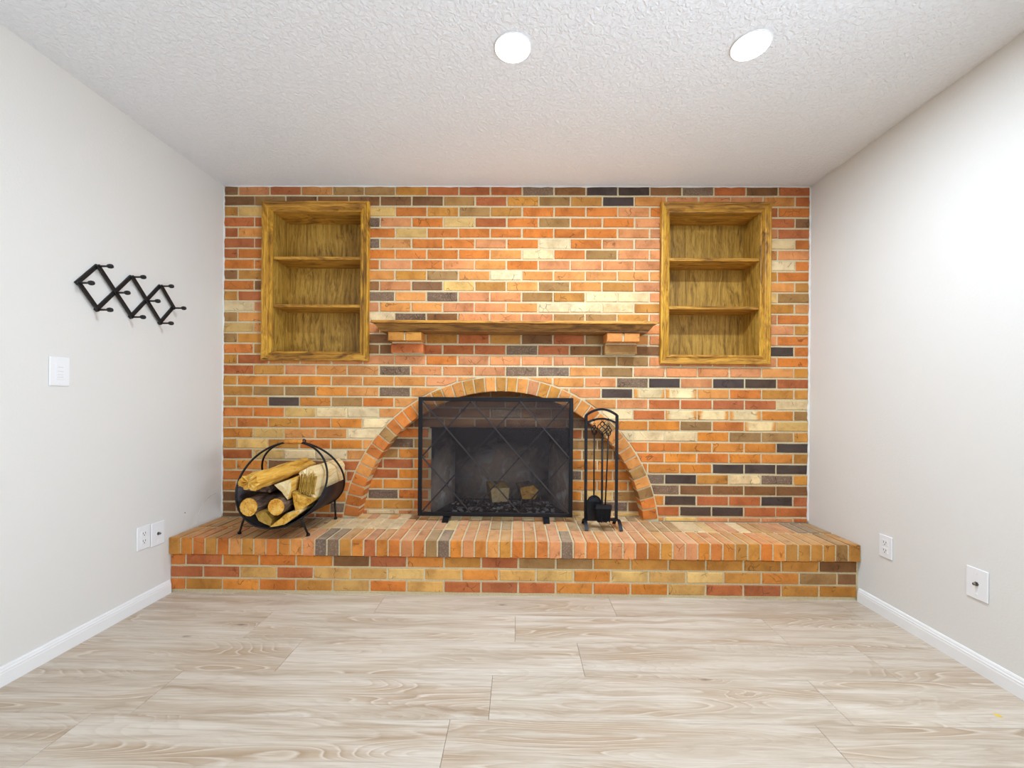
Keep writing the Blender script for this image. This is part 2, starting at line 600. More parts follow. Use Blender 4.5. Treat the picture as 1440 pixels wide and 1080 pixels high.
# brick palette: code -> (sRGB, flashing code)
PAL = {'O': ((212, 124, 57), 1), 'Q': ((214, 134, 58), 1), 'o': ((218, 146, 80), 1), 'R': ((188, 107, 62), 1), 'P': ((217, 143, 92), 1),
       'T': ((200, 137, 64), 1), 'G': ((168, 126, 76), 1), 'B': ((140, 97, 62), 1), 'D': ((84, 68, 60), 1),
       'M': ((124, 99, 80), .5), 'C': ((235, 206, 158), 1), 'Y': ((225, 181, 110), .6), 'y': ((218, 164, 92), .6), 'K': ((235, 207, 156), .75)}
RND = random.Random(7)


def pal(code, rnd=RND):
    c, a = PAL[code]
    j = 1 + rnd.uniform(-0.06, 0.06)
    h = rnd.uniform(-7, 7)
    c = (min(255, max(0, c[0] * j + h * 0.4)), min(255, max(0, c[1] * j)), min(255, max(0, c[2] * j - h * 0.6)))
    l_ = lin(c)
    return (l_[0], l_[1], l_[2], a)


# ------------------------------------------------------------------ brick shapes
def poly_brick(bm, poly, depth, bev, rnd, jit=0.0009):
    """Brick with outline poly (x,z; counter-clockwise seen from -y), front at y=0, going back to +depth."""
    n = len(poly)
    cx = sum(p[0] for p in poly) / n
    cz = sum(p[1] for p in poly) / n
    out = []
    for i in range(n):
        a, b = poly[i], poly[(i + 1) % n]
        L = math.hypot(b[0] - a[0], b[1] - a[1])
        m = 3 if L > 0.12 else (2 if L > 0.045 else 1)
        for j in range(m):
            t = j / m
            jx = rnd.uniform(-jit, jit)
            jz = rnd.uniform(-jit, jit)
            out.append((a[0] + (b[0] - a[0]) * t + jx, a[1] + (b[1] - a[1]) * t + jz))
    hx = max(abs(p[0] - cx) for p in out) or 1
    hz = max(abs(p[1] - cz) for p in out) or 1
    inn = [(cx + (p[0] - cx) * (1 - bev / hx), cz + (p[1] - cz) * (1 - bev / hz)) for p in out]
    vi = [bm.verts.new((p[0], rnd.uniform(-0.0004, 0.0004), p[1])) for p in inn]
    vo = [bm.verts.new((p[0], bev * 0.9, p[1])) for p in out]
    vb = [bm.verts.new((p[0], depth, p[1])) for p in out]
    m = len(out)
    fs = [bm.faces.new(vi)]
    for k in range(m):
        q = (k + 1) % m
        fs.append(bm.faces.new((vo[k], vo[q], vi[q], vi[k])))
        fs.append(bm.faces.new((vb[k], vb[q], vo[q], vo[k])))
    fs.append(bm.faces.new(vb[::-1]))
    return fs


def rect(w_, h_):
    return [(-w_ / 2, -h_ / 2), (w_ / 2, -h_ / 2), (w_ / 2, h_ / 2), (-w_ / 2, h_ / 2)]


def clip_half(poly, nx, nz, c):
    """Keep the part with nx*x + nz*z >= c."""
    out = []
    for i in range(len(poly)):
        a, b = poly[i], poly[(i + 1) % len(poly)]
        da, db = nx * a[0] + nz * a[1] - c, nx * b[0] + nz * b[1] - c
        if da >= 0: out.append(a)
        if (da >= 0) != (db >= 0):
            t = da / (da - db)
            out.append((a[0] + (b[0] - a[0]) * t, a[1] + (b[1] - a[1]) * t))
    return out


def area(poly):
    return abs(sum(poly[i][0] * poly[(i + 1) % len(poly)][1] - poly[(i + 1) % len(poly)][0] * poly[i][1] for i in range(len(poly)))) / 2


_bm_cache = {}
def shared_brick_mesh(key, poly, depth=0.055, bev=0.0028, variants=5):
    """Mesh data shared by bricks of one size (a few worn variants)."""
    v = RND.randrange(variants)
    kk = (key, v)
    if kk not in _bm_cache:
        bm = bmesh.new()
        poly_brick(bm, poly, depth, bev, random.Random(sum(map(ord, key)) + v * 31))
        bm.normal_update()
        me = bpy.data.meshes.new('brick')
        bm.to_mesh(me)
        bm.free()
        me.materials.append(M['brick'])
        _bm_cache[kk] = me
    return _bm_cache[kk]


def place_brick(name, me, parent, loc, color, rot=None):
    o = bpy.data.objects.new(name, me)
    COL.objects.link(o)
    o.parent = parent
    o.location = loc
    if rot: o.rotation_euler = rot
    o.color = color
    return o


def own_mesh(poly, depth, bev=0.0028):
    bm = bmesh.new()
    poly_brick(bm, poly, depth, bev, RND)
    bm.normal_update()
    me = bpy.data.meshes.new('brick')
    bm.to_mesh(me)
    bm.free()
    me.materials.append(M['brick'])
    return me


# ================================================================== SETTING
# ceiling
bm = bmesh.new()
box(bm, XL - 0.1, XR + 0.1, YB - 0.1, D + 0.25, H, H + 0.1)
tag(mesh_obj('ceiling', bm, M['ceiling']), kind='structure')

# side walls
bm = bmesh.new(); box(bm, XL - 0.1, XL, YB - 0.1, D + 0.25, -0.1, H)
wall_left = tag(mesh_obj('wall_left', bm, M['wall']), kind='structure')
bm = bmesh.new()
box(bm, XR, XR + 0.1, WY1, D + 0.25, -0.1, H)
box(bm, XR, XR + 0.1, YB - 0.1, WY0, -0.1, H)
box(bm, XR, XR + 0.1, WY0, WY1, -0.1, WZ0)
box(bm, XR, XR + 0.1, WY0, WY1, WZ1, H)
wall_right = tag(mesh_obj('wall_right', bm, M['wall']), kind='structure')
bm = bmesh.new(); box(bm, XL, XR, YB - 0.1, YB, -0.1, H)
tag(mesh_obj('wall_rear', bm, M['wall']), kind='structure')
win = empty('window_1', (XR + 0.05, (WY0 + WY1) / 2, WZ0), kind='structure')  # opening out of view, added to let the fill light in
bm = bmesh.new()
fw_ = 0.05
ym_ = (WY0 + WY1) / 2
box(bm, XR - 0.015, XR + 0.08, WY0, WY0 + fw_, WZ0, WZ1)
box(bm, XR - 0.015, XR + 0.08, WY1 - fw_, WY1, WZ0, WZ1)
box(bm, XR - 0.015, XR + 0.08, WY0 + fw_, WY1 - fw_, WZ0, WZ0 + fw_)
box(bm, XR - 0.015, XR + 0.08, WY0 + fw_, WY1 - fw_, WZ1 - fw_, WZ1)
box(bm, XR - 0.005, XR + 0.07, ym_ - 0.025, ym_ + 0.025, WZ0 + fw_, WZ1 - fw_)
mesh_obj('window_frame', bm, M['trim'], win)
for a_, b_ in ((WY0 + fw_, ym_ - 0.025), (ym_ + 0.025, WY1 - fw_)):
    bm = bmesh.new(); box(bm, XR + 0.041, XR + 0.045, a_, b_, WZ0 + fw_, WZ1 - fw_)
    mesh_obj('pane', bm, M['glass'], win)

# floor: base slab and single planks
floor = empty('floor', (0, 0, 0), kind='structure')
bm = bmesh.new(); box(bm, XL, XR, YB, D + 0.2, -0.1, -0.009)
mesh_obj('subfloor', bm, M['slot'], floor)
PW, PL_ = 0.2237, 1.215
row_y0 = 1.384
joint = {0: -0.091, 1: 0.268, 2: -0.006, 3: 0.500, -1: -0.22, -2: 0.31}
_plank_me = {}
for r in range(-21, 4):
    y0 = row_y0 + r * PW
    y1 = min(y0 + PW, D - 0.38)
    y0c = max(y0, YB)
    if y1 <= y0c + 0.02: continue
    j0 = joint.get(r, -0.4 + ((r * 0.437) % 1.215))
    n0 = math.floor((XL - j0) / PL_)
    x = j0 + n0 * PL_
    while x < XR:
        a_, b_ = max(x, XL + 0.004), min(x + PL_, XR - 0.004)
        x += PL_
        if b_ - a_ < 0.01: continue
        key = (round(b_ - a_, 4), round(y1 - y0c, 4))
        if key not in _plank_me:
            g = 0.0005
            w2, l2 = (y1 - y0c) / 2 - g, (b_ - a_) / 2 - g
            bm = bbox(-l2, l2, -w2, w2, -0.009, 0.0, 0.0009)
            me = bpy.data.meshes.new('plank'); bm.to_mesh(me); bm.free()
            me.materials.append(M['plank'])
            _plank_me[key] = me
        o = bpy.data.objects.new('plank', _plank_me[key])
        COL.objects.link(o); o.parent = floor
        o.location = ((a_ + b_) / 2, (y0c + y1) / 2, 0)

# baseboards with a stepped top
def baseboard(name, side):
    s = 1 if side == 'L' else -1
    x0 = XL if side == 'L' else XR
    y_end = D - 0.40
    prof = [(0, 0), (0.013, 0), (0.013, 0.046), (0.0115, 0.05), (0.0115, 0.056), (0.0085, 0.060), (0.0075, 0.066), (0.004, 0.071), (0, 0.072)]
    bm = bmesh.new()
    A = [bm.verts.new((x0 + s * p[0], YB, p[1])) for p in prof]
    B = [bm.verts.new((x0 + s * p[0], y_end, p[1])) for p in prof]
    for i in range(len(prof)):
        j = (i + 1) % len(prof)
        bm.faces.new((A[i], A[j], B[j], B[i]))
    bm.faces.new(A); bm.faces.new(B)
    bmesh.ops.recalc_face_normals(bm, faces=bm.faces[:])
    return tag(mesh_obj(name, bm, M['trim']), kind='structure')
baseboard('baseboard_left', 'L')
baseboard('baseboard_right', 'R')

# ------------------------------------------------------------------ the brick wall
AX, AZ, RO, RI = -0.110, 0.204, 1.014, 0.919
ROWP, BH = 0.0681, 0.0555
CAB = {'L': (-1.647, -0.958, 1.312, 2.331), 'R': (0.896, 1.590, 1.306, 2.331)}   # outer frame rectangles
FR = 0.060                                                                        # frame member width
HOLE = {s: (c[0] + FR - 0.013, c[1] - FR + 0.013, c[2] + FR - 0.013, c[3] - FR + 0.013) for s, c in CAB.items()}

wall_back = empty('wall_back', (0, D, 0), kind='structure')
yM = D + 0.0055            # mortar face
TH = 0.10                  # wall thickness at the arch


def wall_slab():
    zb = 0.0
    ang0 = math.asin((ZH - 0.003 - AZ) / (RI + 0.004))
    arc = []
    n = 48
    for i in range(n + 1):
        a = PI - ang0 - (PI - 2 * ang0) * i / n
        arc.append((AX + (RI + 0.004) * math.cos(a), AZ + (RI + 0.004) * math.sin(a)))
    outer = [(XL, ZH - 0.003)] + arc + [(XR, ZH - 0.003), (XR, H), (XL, H)]
    holes = []
    for s in 'LR':
        h_ = HOLE[s]
        holes.append([(h_[0], h_[2]), (h_[0], h_[3]), (h_[1], h_[3]), (h_[1], h_[2])])
    loops = [outer] + holes
    flat = [p for lp in loops for p in lp]
    tris = tessellate_polygon([[Vector((p[0], p[1], 0)) for p in lp] for lp in loops])
    bm = bmesh.new()
    F = [bm.verts.new((p[0], yM, p[1])) for p in flat]
    B = [bm.verts.new((p[0], D + TH, p[1])) for p in flat]
    for t in tris:
        bm.faces.new([F[i] for i in t])
        bm.faces.new([B[i] for i in t][::-1])
    k = 0
    for lp in loops:
        m = len(lp)
        for i in range(m):
            a, b = k + i, k + (i + 1) % m
            bm.faces.new((F[a], F[b], B[b], B[a]))
        k += m
    bmesh.ops.recalc_face_normals(bm, faces=bm.faces[:])
    return bm


mesh_obj('mortar', wall_slab(), M['mortar'], wall_back)

ROWS = ["BPRoGGTRRRMBDDBMRBR", "BGBBBBBGRTGTDoPPPoR", "TYxxxYOTGTOOOPOxxRO", "RRxxMPOYROGOOPxxxRB", "RoxxxOYOOOOOOPPxxPR",  # top rows coded browner, light falloff below the ceiling put into colour
        "RRxxMoOOPOCOPPxxxCO", "ROxxxOOOOoCOGPPxxoP", "OOxxOPOPoOPPPPxxxCO", "BTxxxoTGoCoooooxxTO", "OBxxBPBYToGoTPxxxoT",
        "TRxxxMoMPPGTCCPxxYG", "CPxxPooPPoCCCTxxxTo", "GoxxxCMBPPPGGTPxxPO", "YoxxPOOOOOOOOPxxxPT", "GTxxxBoTRTBRGoPxxPO",
        "OTxxBBRRRMRBBBxxxDO", "TRooPPPOPPPPGGPPPPO", "RTPooMPPPMMoGPPPPoT", "TOOOoooPooooPMDPDDR", "TGGOoMoooooPDKKoOTT",
        "TODOGOoooooooPRRRRC", "OOYCCoooooooCRKKKOG", "oOTOOCoooooooOOGOKY", "OYooCxxxxxxxCCCOGGT", "TYTOOoxxxxxxxOOOOOD",
        "RYCCoxxxxxxxxOOOOOT", "OOBBRxxxxxxxxOOODDD", "OoooRxxxxxxxxMDTCMT", "OOoOOxxxxxxxxxMBBBB", "BOOORxxxxxxxxODRRDR",
        "BRROMxxxxxxxxxRDDRR", "BRRRRxxxxxxxxxYPPPR"]
pieces = []      # (area, full?, centre, poly about centre, colour)
GAP = 0.0115
for k, row in enumerate(ROWS):
    zc = 2.412 - ROWP * k
    z0, z1 = max(zc - BH / 2, ZH + 0.001), min(zc + BH / 2, H - 0.003)
    if k % 2 == 0: js = [XL + 0.004] + [-1.815 + 0.2036 * i for i in range(18)] + [XR - 0.006]
    else: js = [XL + 0.004] + [-1.711 + 0.2038 * i for i in range(18)] + [XR - 0.006]
    for n in range(19):
        code = row[n]
        x0 = js[n] + (GAP / 2 if n else 0) + RND.uniform(-.0015, .0015)
        x1 = js[n + 1] - (GAP / 2 if n < 18 else 0) + RND.uniform(-.0015, .0015)
        poly = [(x0, z0), (x1, z0), (x1, z1), (x0, z1)]
        segs = [poly]
        # leave out what the bookcase frames cover
        for s in 'LR':
            c0, c1, c2, c3 = CAB[s]
            c0 += 0.010; c1 -= 0.010; c2 += 0.008; c3 -= 0.008
            ns = []
            for p in segs:
                px0, px1 = min(q[0] for q in p), max(q[0] for q in p)
                pz0, pz1 = min(q[1] for q in p), max(q[1] for q in p)
                if px1 <= c0 or px0 >= c1 or pz1 <= c2 or pz0 >= c3:
                    ns.append(p); continue
                if px0 < c0: ns.append(clip_half(p, -1, 0, -c0))
                if px1 > c1: ns.append(clip_half(p, 1, 0, c1))
                if pz0 < c2: ns.append(clip_half(clip_half(clip_half(p, 0, -1, -c2), 1, 0, c0), -1, 0, -c1))
                if pz1 > c3: ns.append(clip_half(clip_half(clip_half(p, 0, 1, c3), 1, 0, c0), -1, 0, -c1))
            segs = [p for p in ns if len(p) > 2 and area(p) > 6e-5]
        for p in segs:
            # cut along the arch
            RR = RO + 0.006
            if min(math.hypot(q[0] - AX, q[1] - AZ) for q in p) < RR:
                outs = []
                for i in range(9):
                    for j in range(5):
                        xx = min(q[0] for q in p) + (max(q[0] for q in p) - min(q[0] for q in p)) * (i + .5) / 9
                        zz = min(q[1] for q in p) + (max(q[1] for q in p) - min(q[1] for q in p)) * (j + .5) / 5
                        if math.hypot(xx - AX, zz - AZ) > RR: outs.append((xx, zz))
                if not outs: continue
                mx_, mz_ = sum(q[0] for q in outs) / len(outs) - AX, sum(q[1] for q in outs) / len(outs) - AZ
                ll = math.hypot(mx_, mz_); mx_ /= ll; mz_ /= ll
                p = clip_half(p, mx_, mz_, mx_ * AX + mz_ * AZ + RR)
                if len(p) < 3 or area(p) < 3e-4: continue
            cx_ = (min(q[0] for q in p) + max(q[0] for q in p)) / 2
            cz_ = (min(q[1] for q in p) + max(q[1] for q in p)) / 2
            full = len(p) == 4 and abs(area(p) - 0.192 * BH) < 0.0004 and code != 'x'
            code_ = 'o' if code == 'x' else code
            if k >= 18 and code_ == 'O' and RND.random() < 0.75: code_ = 'Q'
            pieces.append((area(p), full, cx_, cz_, [(q[0] - cx_, q[1] - cz_) for q in p], pal(code_)))
pieces.sort(key=lambda q: -q[0])
full_poly = rect(0.2037 - GAP, BH)
for a_, full, cx_, cz_, p, colr in pieces[:300]:
    me = shared_brick_mesh('stretcher', full_poly) if full else own_mesh(p, 0.055)
    place_brick('brick', me, wall_back, (cx_, RND.uniform(-.0015, .0015), cz_), colr, (RND.uniform(-.012, .012), RND.uniform(-.004, .004), RND.uniform(-.004, .004)))
# the smaller cut pieces, joined
bm = bmesh.new()
cl = bm.loops.layers.float_color.new('Col')
for a_, full, cx_, cz_, p, colr in pieces[300:]:
    nv = len(bm.verts)
    fs = poly_brick(bm, p, 0.055, 0.0026, RND)
    vs = set(v for f in fs for v in f.verts)
    dy = RND.uniform(-.0015, .0015)
    for v in vs: v.co += Vector((cx_, D + dy, cz_))
    for f in fs:
        for lp in f.loops: lp[cl] = colr
tag(mesh_obj('cut_bricks', bm, M['brick_attr'], wall_back), kind='stuff')

# arch ring of rowlock bricks
NA = 41
a0 = math.asin((ZH + 0.012 - AZ) / RO)
ARCH = "OOOOooOOGOOOooTooTToTToPTToooOoGooooGoGOOM"
rm = (RO + RI) / 2
step = (PI - 2 * a0) / NA
for i in range(NA):
    a = PI - a0 - (i + 0.5) * step
    hi = (RO - 0.004) * step / 2 - 0.0048
    lo_ = (RI) * step / 2 - 0.0048
    hh = (RO - RI) / 2 - 0.003
    poly = [(-lo_, -hh), (lo_, -hh), (hi, hh), (-hi, hh)]
    me = shared_brick_mesh('voussoir', poly, TH + 0.012, 0.0026)
    place_brick('arch_brick', me, wall_back, (AX + rm * math.cos(a), RND.uniform(-.003, -.0005), AZ + rm * math.sin(a)), pal(ARCH[i]), (0, PI / 2 - a, 0))

# caulk beads where the brick meets the painted walls and the ceiling
def caulk(name, a, b, r):
    bm = bmesh.new()
    n = 90
    a, b = Vector(a), Vector(b)
    tube(bm, [a + (b - a) * i / n + Vector((RND.uniform(-.002, .002), RND.uniform(-.001, .001), RND.uniform(-.0015, .0015))) for i in range(n + 1)],
         [r * RND.uniform(0.5, 1.35) for _ in range(n + 1)], 6)
    tag(mesh_obj(name, bm, M['caulk'], smooth=True), kind='structure')
caulk('trim_1', (XL + 0.001, D - 0.001, ZH + 0.002), (XL + 0.001, D - 0.001, H - 0.002), 0.006)
caulk('trim_2', (XR - 0.001, D - 0.001, ZH + 0.002), (XR - 0.001, D - 0.001, H - 0.002), 0.007)
caulk('trim_3', (XL + 0.003, D - 0.001, H - 0.001), (XR - 0.003, D - 0.001, H - 0.001), 0.0055)

# brick corbels under the mantel
def corbel(x0, x1, codes):
    e = empty('corbel', (0, 0, 0), parent=wall_back)
    xm_ = (x0 + x1) / 2
    for a_, b_, c in ((x0, xm_ - 0.006, codes[0]), (xm_ + 0.006, x1, codes[1])):
        me = own_mesh(rect(b_ - a_, 0.054), 0.125)
        place_brick('brick', me, e, ((a_ + b_) / 2, -0.122, 1.458), pal(c))
    me = own_mesh(rect(x1 - x0, 0.056), 0.070)
    place_brick('brick', me, e, (xm_, -0.062, 1.391), pal(codes[2]))
    bm = bmesh.new()
    box(bm, x0 + 0.01, x1 - 0.01, D - 0.113, D, 1.4335, 1.482)
    box(bm, x0 + 0.006, x1 - 0.006, D - 0.055, D, 1.361, 1.433)
    mesh_obj('mortar', bm, M['mortar'], e)
corbel(-0.800, -0.598, "TTR")
corbel(0.540, 0.738, "ooG")

# ------------------------------------------------------------------ firebox inside the arch
YR = D + TH                                            # recess plane
OX0, OX1, OZ1 = -0.577, 0.345, 0.888                   # firebox opening
fb = empty('firebox', (AX, YR, ZH), 'soot-blackened brick firebox set back inside the arch', 'fireplace')
bm = bmesh.new()
yr = YR + 0.006
for (a_, b_, c_, d_) in ((AX - RO, OX0, ZH - 0.02, OZ1), (OX1, AX + RO, ZH - 0.02, OZ1)):
    box(bm, a_, b_, yr, yr + 0.08, c_, d_)
    mesh_obj('surround_mortar', bm, M['mortar'], fb)
    bm = bmesh.new()
box(bm, AX - RO, AX + RO, yr, yr + 0.08, OZ1, 1.16)
mesh_obj('sooty_mortar', bm, M['sootmortar'], fb)
REC_L = {22: 'BBB', 23: 'OOO', 24: 'GMM', 25: 'OGG', 26: 'ORR', 27: 'ORO', 28: 'OOO', 29: 'OMM', 30: 'OTT', 31: 'PCP'}
REC_R = {22: 'MMM', 23: 'RBB', 24: 'GGG', 25: 'OGBB', 26: 'OOBB', 27: 'MOOO', 28: 'OOOO', 29: 'OYGG', 30: 'BMBB', 31: 'YYYM'}
for k in range(19, 32):
    zc = 2.412 - ROWP * k
    z0, z1 = max(zc - BH / 2, ZH + 0.001), zc + BH / 2
    half = math.sqrt(max(0.0, (RI + 0.03) ** 2 - (zc - AZ) ** 2))
    x0r, x1r = AX - half, AX + half
    ph = -0.898 if k % 2 == 0 else -0.795
    n0 = math.floor((x0r - ph) / 0.2038)
    js = [ph + 0.2038 * (n0 + i) for i in range(12)]
    for a_, b_ in zip(js, js[1:]):
        a_ += GAP / 2; b_ -= GAP / 2
        a_, b_ = max(a_, x0r), min(b_, x1r)
        if b_ - a_ < 0.015: continue
        segs = [(a_, b_)]
        if z0 < OZ1 - 0.02:
            segs = []
            if a_ < OX0: segs.append((a_, min(b_, OX0)))
            if b_ > OX1: segs.append((max(a_, OX1), b_))
        for s0, s1 in segs:
            if s1 - s0 < 0.012: continue
            xm_ = (s0 + s1) / 2
            if k < 22: code = 'BMBRB'[(int(xm_ * 10) + k) % 5]
            elif xm_ < OX0: 
                st = REC_L[k]; code = st[min(len(st) - 1, int((OX0 - xm_) / 0.2038))]
            elif xm_ > OX1:
                st = REC_R[k]; code = st[min(len(st) - 1, int((xm_ - OX1) / 0.15))]
            else: code = 'B'
            if code == 'O' and RND.random() < 0.7: code = 'Q'
            if abs((s1 - s0) - (0.2038 - GAP)) < 1e-4 and abs(z1 - z0 - BH) < 1e-4:
                me = shared_brick_mesh('stretcher_recess', rect(0.2038 - GAP, BH))
            else:
                me = own_mesh(rect(s1 - s0, z1 - z0), 0.055)
            place_brick('brick', me, fb, (xm_ - AX, RND.uniform(-.0015, .0015), (z0 + z1) / 2 - ZH), pal(code))
# splayed firebox shell
FX0, FX1, YF = -0.475, 0.235, 3.135
y1_ = YR + 0.07
def quad_slab(name, pts, thick, mat):
    bm = bmesh.new()
    vs = [bm.verts.new(p) for p in pts]
    f = bm.faces.new(vs)
    bm.normal_update()
    nrm = f.normal.copy()
    r = bmesh.ops.extrude_face_region(bm, geom=[f])
    bmesh.ops.translate(bm, verts=[g for g in r['geom'] if isinstance(g, bmesh.types.BMVert)], vec=nrm * thick)
    bmesh.ops.recalc_face_normals(bm, faces=bm.faces[:])
    c = sum((Vector(p) for p in pts), Vector()) / 4
    return mesh_obj(name, bm, mat, fb, origin=(c.x, c.y, ZH + 0.12))
zt = OZ1 + 0.25
quad_slab('back_panel', [(FX0, YF, ZH - .02), (FX0, YF, zt), (FX1, YF, zt), (FX1, YF, ZH - .02)], 0.03, M['soot'])
quad_slab('side_panel', [(OX0, YR + 0.012, ZH - .02), (OX0, YR + 0.012, zt), (FX0, YF, zt), (FX0, YF, ZH - .02)], 0.03, M['soot'])
quad_slab('side_panel', [(FX1, YF, ZH - .02), (FX1, YF, zt), (OX1, YR + 0.012, zt), (OX1, YR + 0.012, ZH - .02)], 0.03, M['soot'])
quad_slab('smoke_chamber', [(OX0, YR + 0.09, zt), (OX1, YR + 0.09, zt), (FX1, YF, zt), (FX0, YF, zt)], 0.03, M['char'])
bm = bmesh.new(); box(bm, OX0, OX1, YR + 0.0, YF + 0.02, ZH - 0.03, ZH - 0.001)
mesh_obj('firebox_floor', bm, M['char'], fb)
bm = bmesh.new(); box(bm, OX0 - 0.01, OX1 + 0.01, YR + 0.004, YR + 0.09, OZ1 - 0.010, OZ1 + 0.004)
mesh_obj('lintel', bm, M['char'], fb)

# ------------------------------------------------------------------ hearth
hearth = empty('fireplace_hearth', (0, D, 0), 'raised brick hearth with rowlock brick top spanning the wall', 'hearth')
HF, HT = D - 0.393, D - 0.4105          # lower face, overhanging top face
ZT0 = 0.2154
bm = bmesh.new()
box(bm, XL, XR, HF + 0.006, D, 0, ZT0 + 0.002)
box(bm, XL, XR, HT + 0.006, D, ZT0 + 0.002, ZH - 0.004)
box(bm, AX - RI - 0.02, AX + RI + 0.02, D, YR + 0.03, ZT0 + 0.002, ZH - 0.004)
mesh_obj('mortar', bm, M['mortar'], hearth)
LOW = ["OROOOBROTRGGTTTTTTB", "RRyRyyYyOyYOYyYTOGB", "OTOOTyOyRRROOOyRRTT"]
for r, st in enumerate(LOW):
    zc = 0.1815 - 0.0675 * r
    first = 0.083 if r != 1 else 0.180
    js = [XL + 0.004] + [XL + first + 0.2036 * i for i in range(18)] + [XR - 0.012]
    if r == 1: js = [XL + 0.004] + [XL + first + 0.2036 * i for i in range(18)] + [XR - 0.012]
    for n in range(19):
        x0, x1 = js[n] + (GAP / 2 if n else 0), js[n + 1] - (GAP / 2 if n < 18 else 0)
        if x1 - x0 < 0.02: continue
        if abs(x1 - x0 - (0.2036 - GAP)) < 1e-4: me = shared_brick_mesh('hearth_stretcher', rect(0.2036 - GAP, BH))
        else: me = own_mesh(rect(x1 - x0, BH), 0.055)
        place_brick('brick', me, hearth, ((x0 + x1) / 2, HF - D + RND.uniform(-.001, .001), zc), pal('Q' if st[n] == 'O' and n % 3 else st[n]), (0, 0, RND.uniform(-.004, .004)))


def rowlock_mesh(key, w_, l_, h_, bev=0.003):
    v = RND.randrange(4)
    if (key, v) not in _bm_cache:
        bm = bbox(-w_ / 2, w_ / 2, -l_ / 2, l_ / 2, -h_, 0, bev)
        rr = random.Random(v)
        for vt in bm.verts:
            vt.co += Vector((rr.uniform(-.0007, .0007), rr.uniform(-.001, .001), rr.uniform(-.0006, .0006)))
        me = bpy.data.meshes.new('brick'); bm.to_mesh(me); bm.free()
        me.materials.append(M['brick'])
        _bm_cache[(key, v)] = me
    return _bm_cache[(key, v)]


FRONT = "TOOTOoToOOoPMMTOROOPOGMOPOoTOOOPMPOOPPOOTPPOOOTTOOTTTTGT"
BACK = "TGTTBBBGGGGYCCCCCCPPPPYPoPGGoPoPoGGCGoPPGGGCCYPPCTTPPMMG"  # dark codes at the left carry the shade under the log holder
NB = 56
pw = (XR - XL) / NB
for i in range(NB):
    xc = XL + (i + 0.5) * pw
    me = rowlock_mesh('rowlock_front', pw - 0.0098, 0.194, ZH - ZT0)
    place_brick('brick', me, hearth, (xc, HT - D + 0.097, ZH + RND.uniform(-.0012, .0008)), pal('Q' if FRONT[i] == 'O' and i % 2 else FRONT[i]), (0, 0, RND.uniform(-.006, .006)))
    me = rowlock_mesh('rowlock_back', pw - 0.0098, 0.190, 0.08)
    place_brick('brick', me, hearth, (xc, HT - D + 0.204 + 0.097, ZH + RND.uniform(-.0012, .0004)), pal(BACK[i]), (0, 0, RND.uniform(-.006, .006)))
    if AX - RI - 0.02 < xc < AX + RI + 0.02:
        me = rowlock_mesh('rowlock_recess', pw - 0.0098, 0.098, 0.08)
        place_brick('brick', me, hearth, (xc, 0.046, ZH + RND.uniform(-.0012, .0003)), pal('PCoCGTY'[i % 7]), (0, 0, RND.uniform(-.006, .006)))

# ================================================================== BUILT-IN BOOKCASES
def bookcase(side, label):
    c0, c1, c2, c3 = CAB[side]
    t = empty('built_in_bookcase', ((c0 + c1) / 2, D, c2), label, 'bookcase', 'oak bookcases set into the brick wall')
    # mitred moulding: profile (distance from the outer edge, height off the wall)
    prof = [(0.0, 0.001), (0.0, 0.022), (0.003, 0.029), (0.011, 0.031), (0.015, 0.028), (0.016, 0.021), (0.019, 0.0195), (0.030, 0.0185), (0.036, 0.0150), (0.037, 0.011),
            (0.041, 0.0105), (0.045, 0.0145), (0.050, 0.0145), (0.053, 0.009), (FR, 0.006), (FR, -0.004)]
    def member(name, a, b, inward, mat):
        """a,b outer corners (x,z); inward unit vector."""
        a, b = Vector(a), Vector(b)
        d = (b - a).normalized()
        bm = bmesh.new()
        A, B = [], []
        for u, h_ in prof:
            pa = a + Vector(inward) * u + d * u
            pb = b + Vector(inward) * u - d * u
            A.append(bm.verts.new((pa.x, D - h_, pa.y)))
            B.append(bm.verts.new((pb.x, D - h_, pb.y)))
        n = len(prof)
        for i in range(n):
            j = (i + 1) % n
            bm.faces.new((A[i], A[j], B[j], B[i]))
        bm.faces.new(A); bm.faces.new(B[::-1])
        bmesh.ops.recalc_face_normals(bm, faces=bm.faces[:])
        mesh_obj(name, bm, mat, t)
    member('frame_stile', (c0, c2), (c0, c3), (1, 0), M['oak_z'])
    member('frame_stile', (c1, c2), (c1, c3), (-1, 0), M['oak_z'])
    member('frame_rail', (c0, c2), (c1, c2), (0, 1), M['oak_x'])
    member('frame_rail', (c0, c3), (c1, c3), (0, -1), M['oak_x'])
    i0, i1, i2, i3 = c0 + FR, c1 - FR, c2 + FR, c3 - FR
    yb = D + 0.190
    th = 0.0115
    y0 = D + 0.0045
    def part(name, x0, x1, ya, yb_, z0, z1, mat, bev=0.001):
        mesh_obj(name, bbox(x0, x1, ya, yb_, z0, z1, bev), mat, t)
    part('side_panel', i0 - th, i0, y0, yb, i2 - th, i3 + th, M['oak_panel'])
    part('side_panel', i1, i1 + th, y0, yb, i2 - th, i3 + th, M['oak_panel'])
    part('top_panel', i0, i1, y0, yb, i3, i3 + th, M['oak_x'])
    part('bottom_panel', i0, i1, y0, yb, i2 - th, i2, M['oak_x'])
    part('back_panel', i0 - th, i1 + th, yb, yb + 0.006, i2 - th, i3 + th, M['oak_panel'])
    for zt_ in (1.986, 1.678):
        part('shelf', i0 + 0.0005, i1 - 0.0005, y0, yb - 0.0005, zt_ - 0.0195, zt_, M['oak_x'], 0.002)
    return t
bookcase('L', 'built-in oak bookcase in the brick wall above the firewood')
bookcase('R', 'built-in oak bookcase in the brick wall right of the mantel shelf')

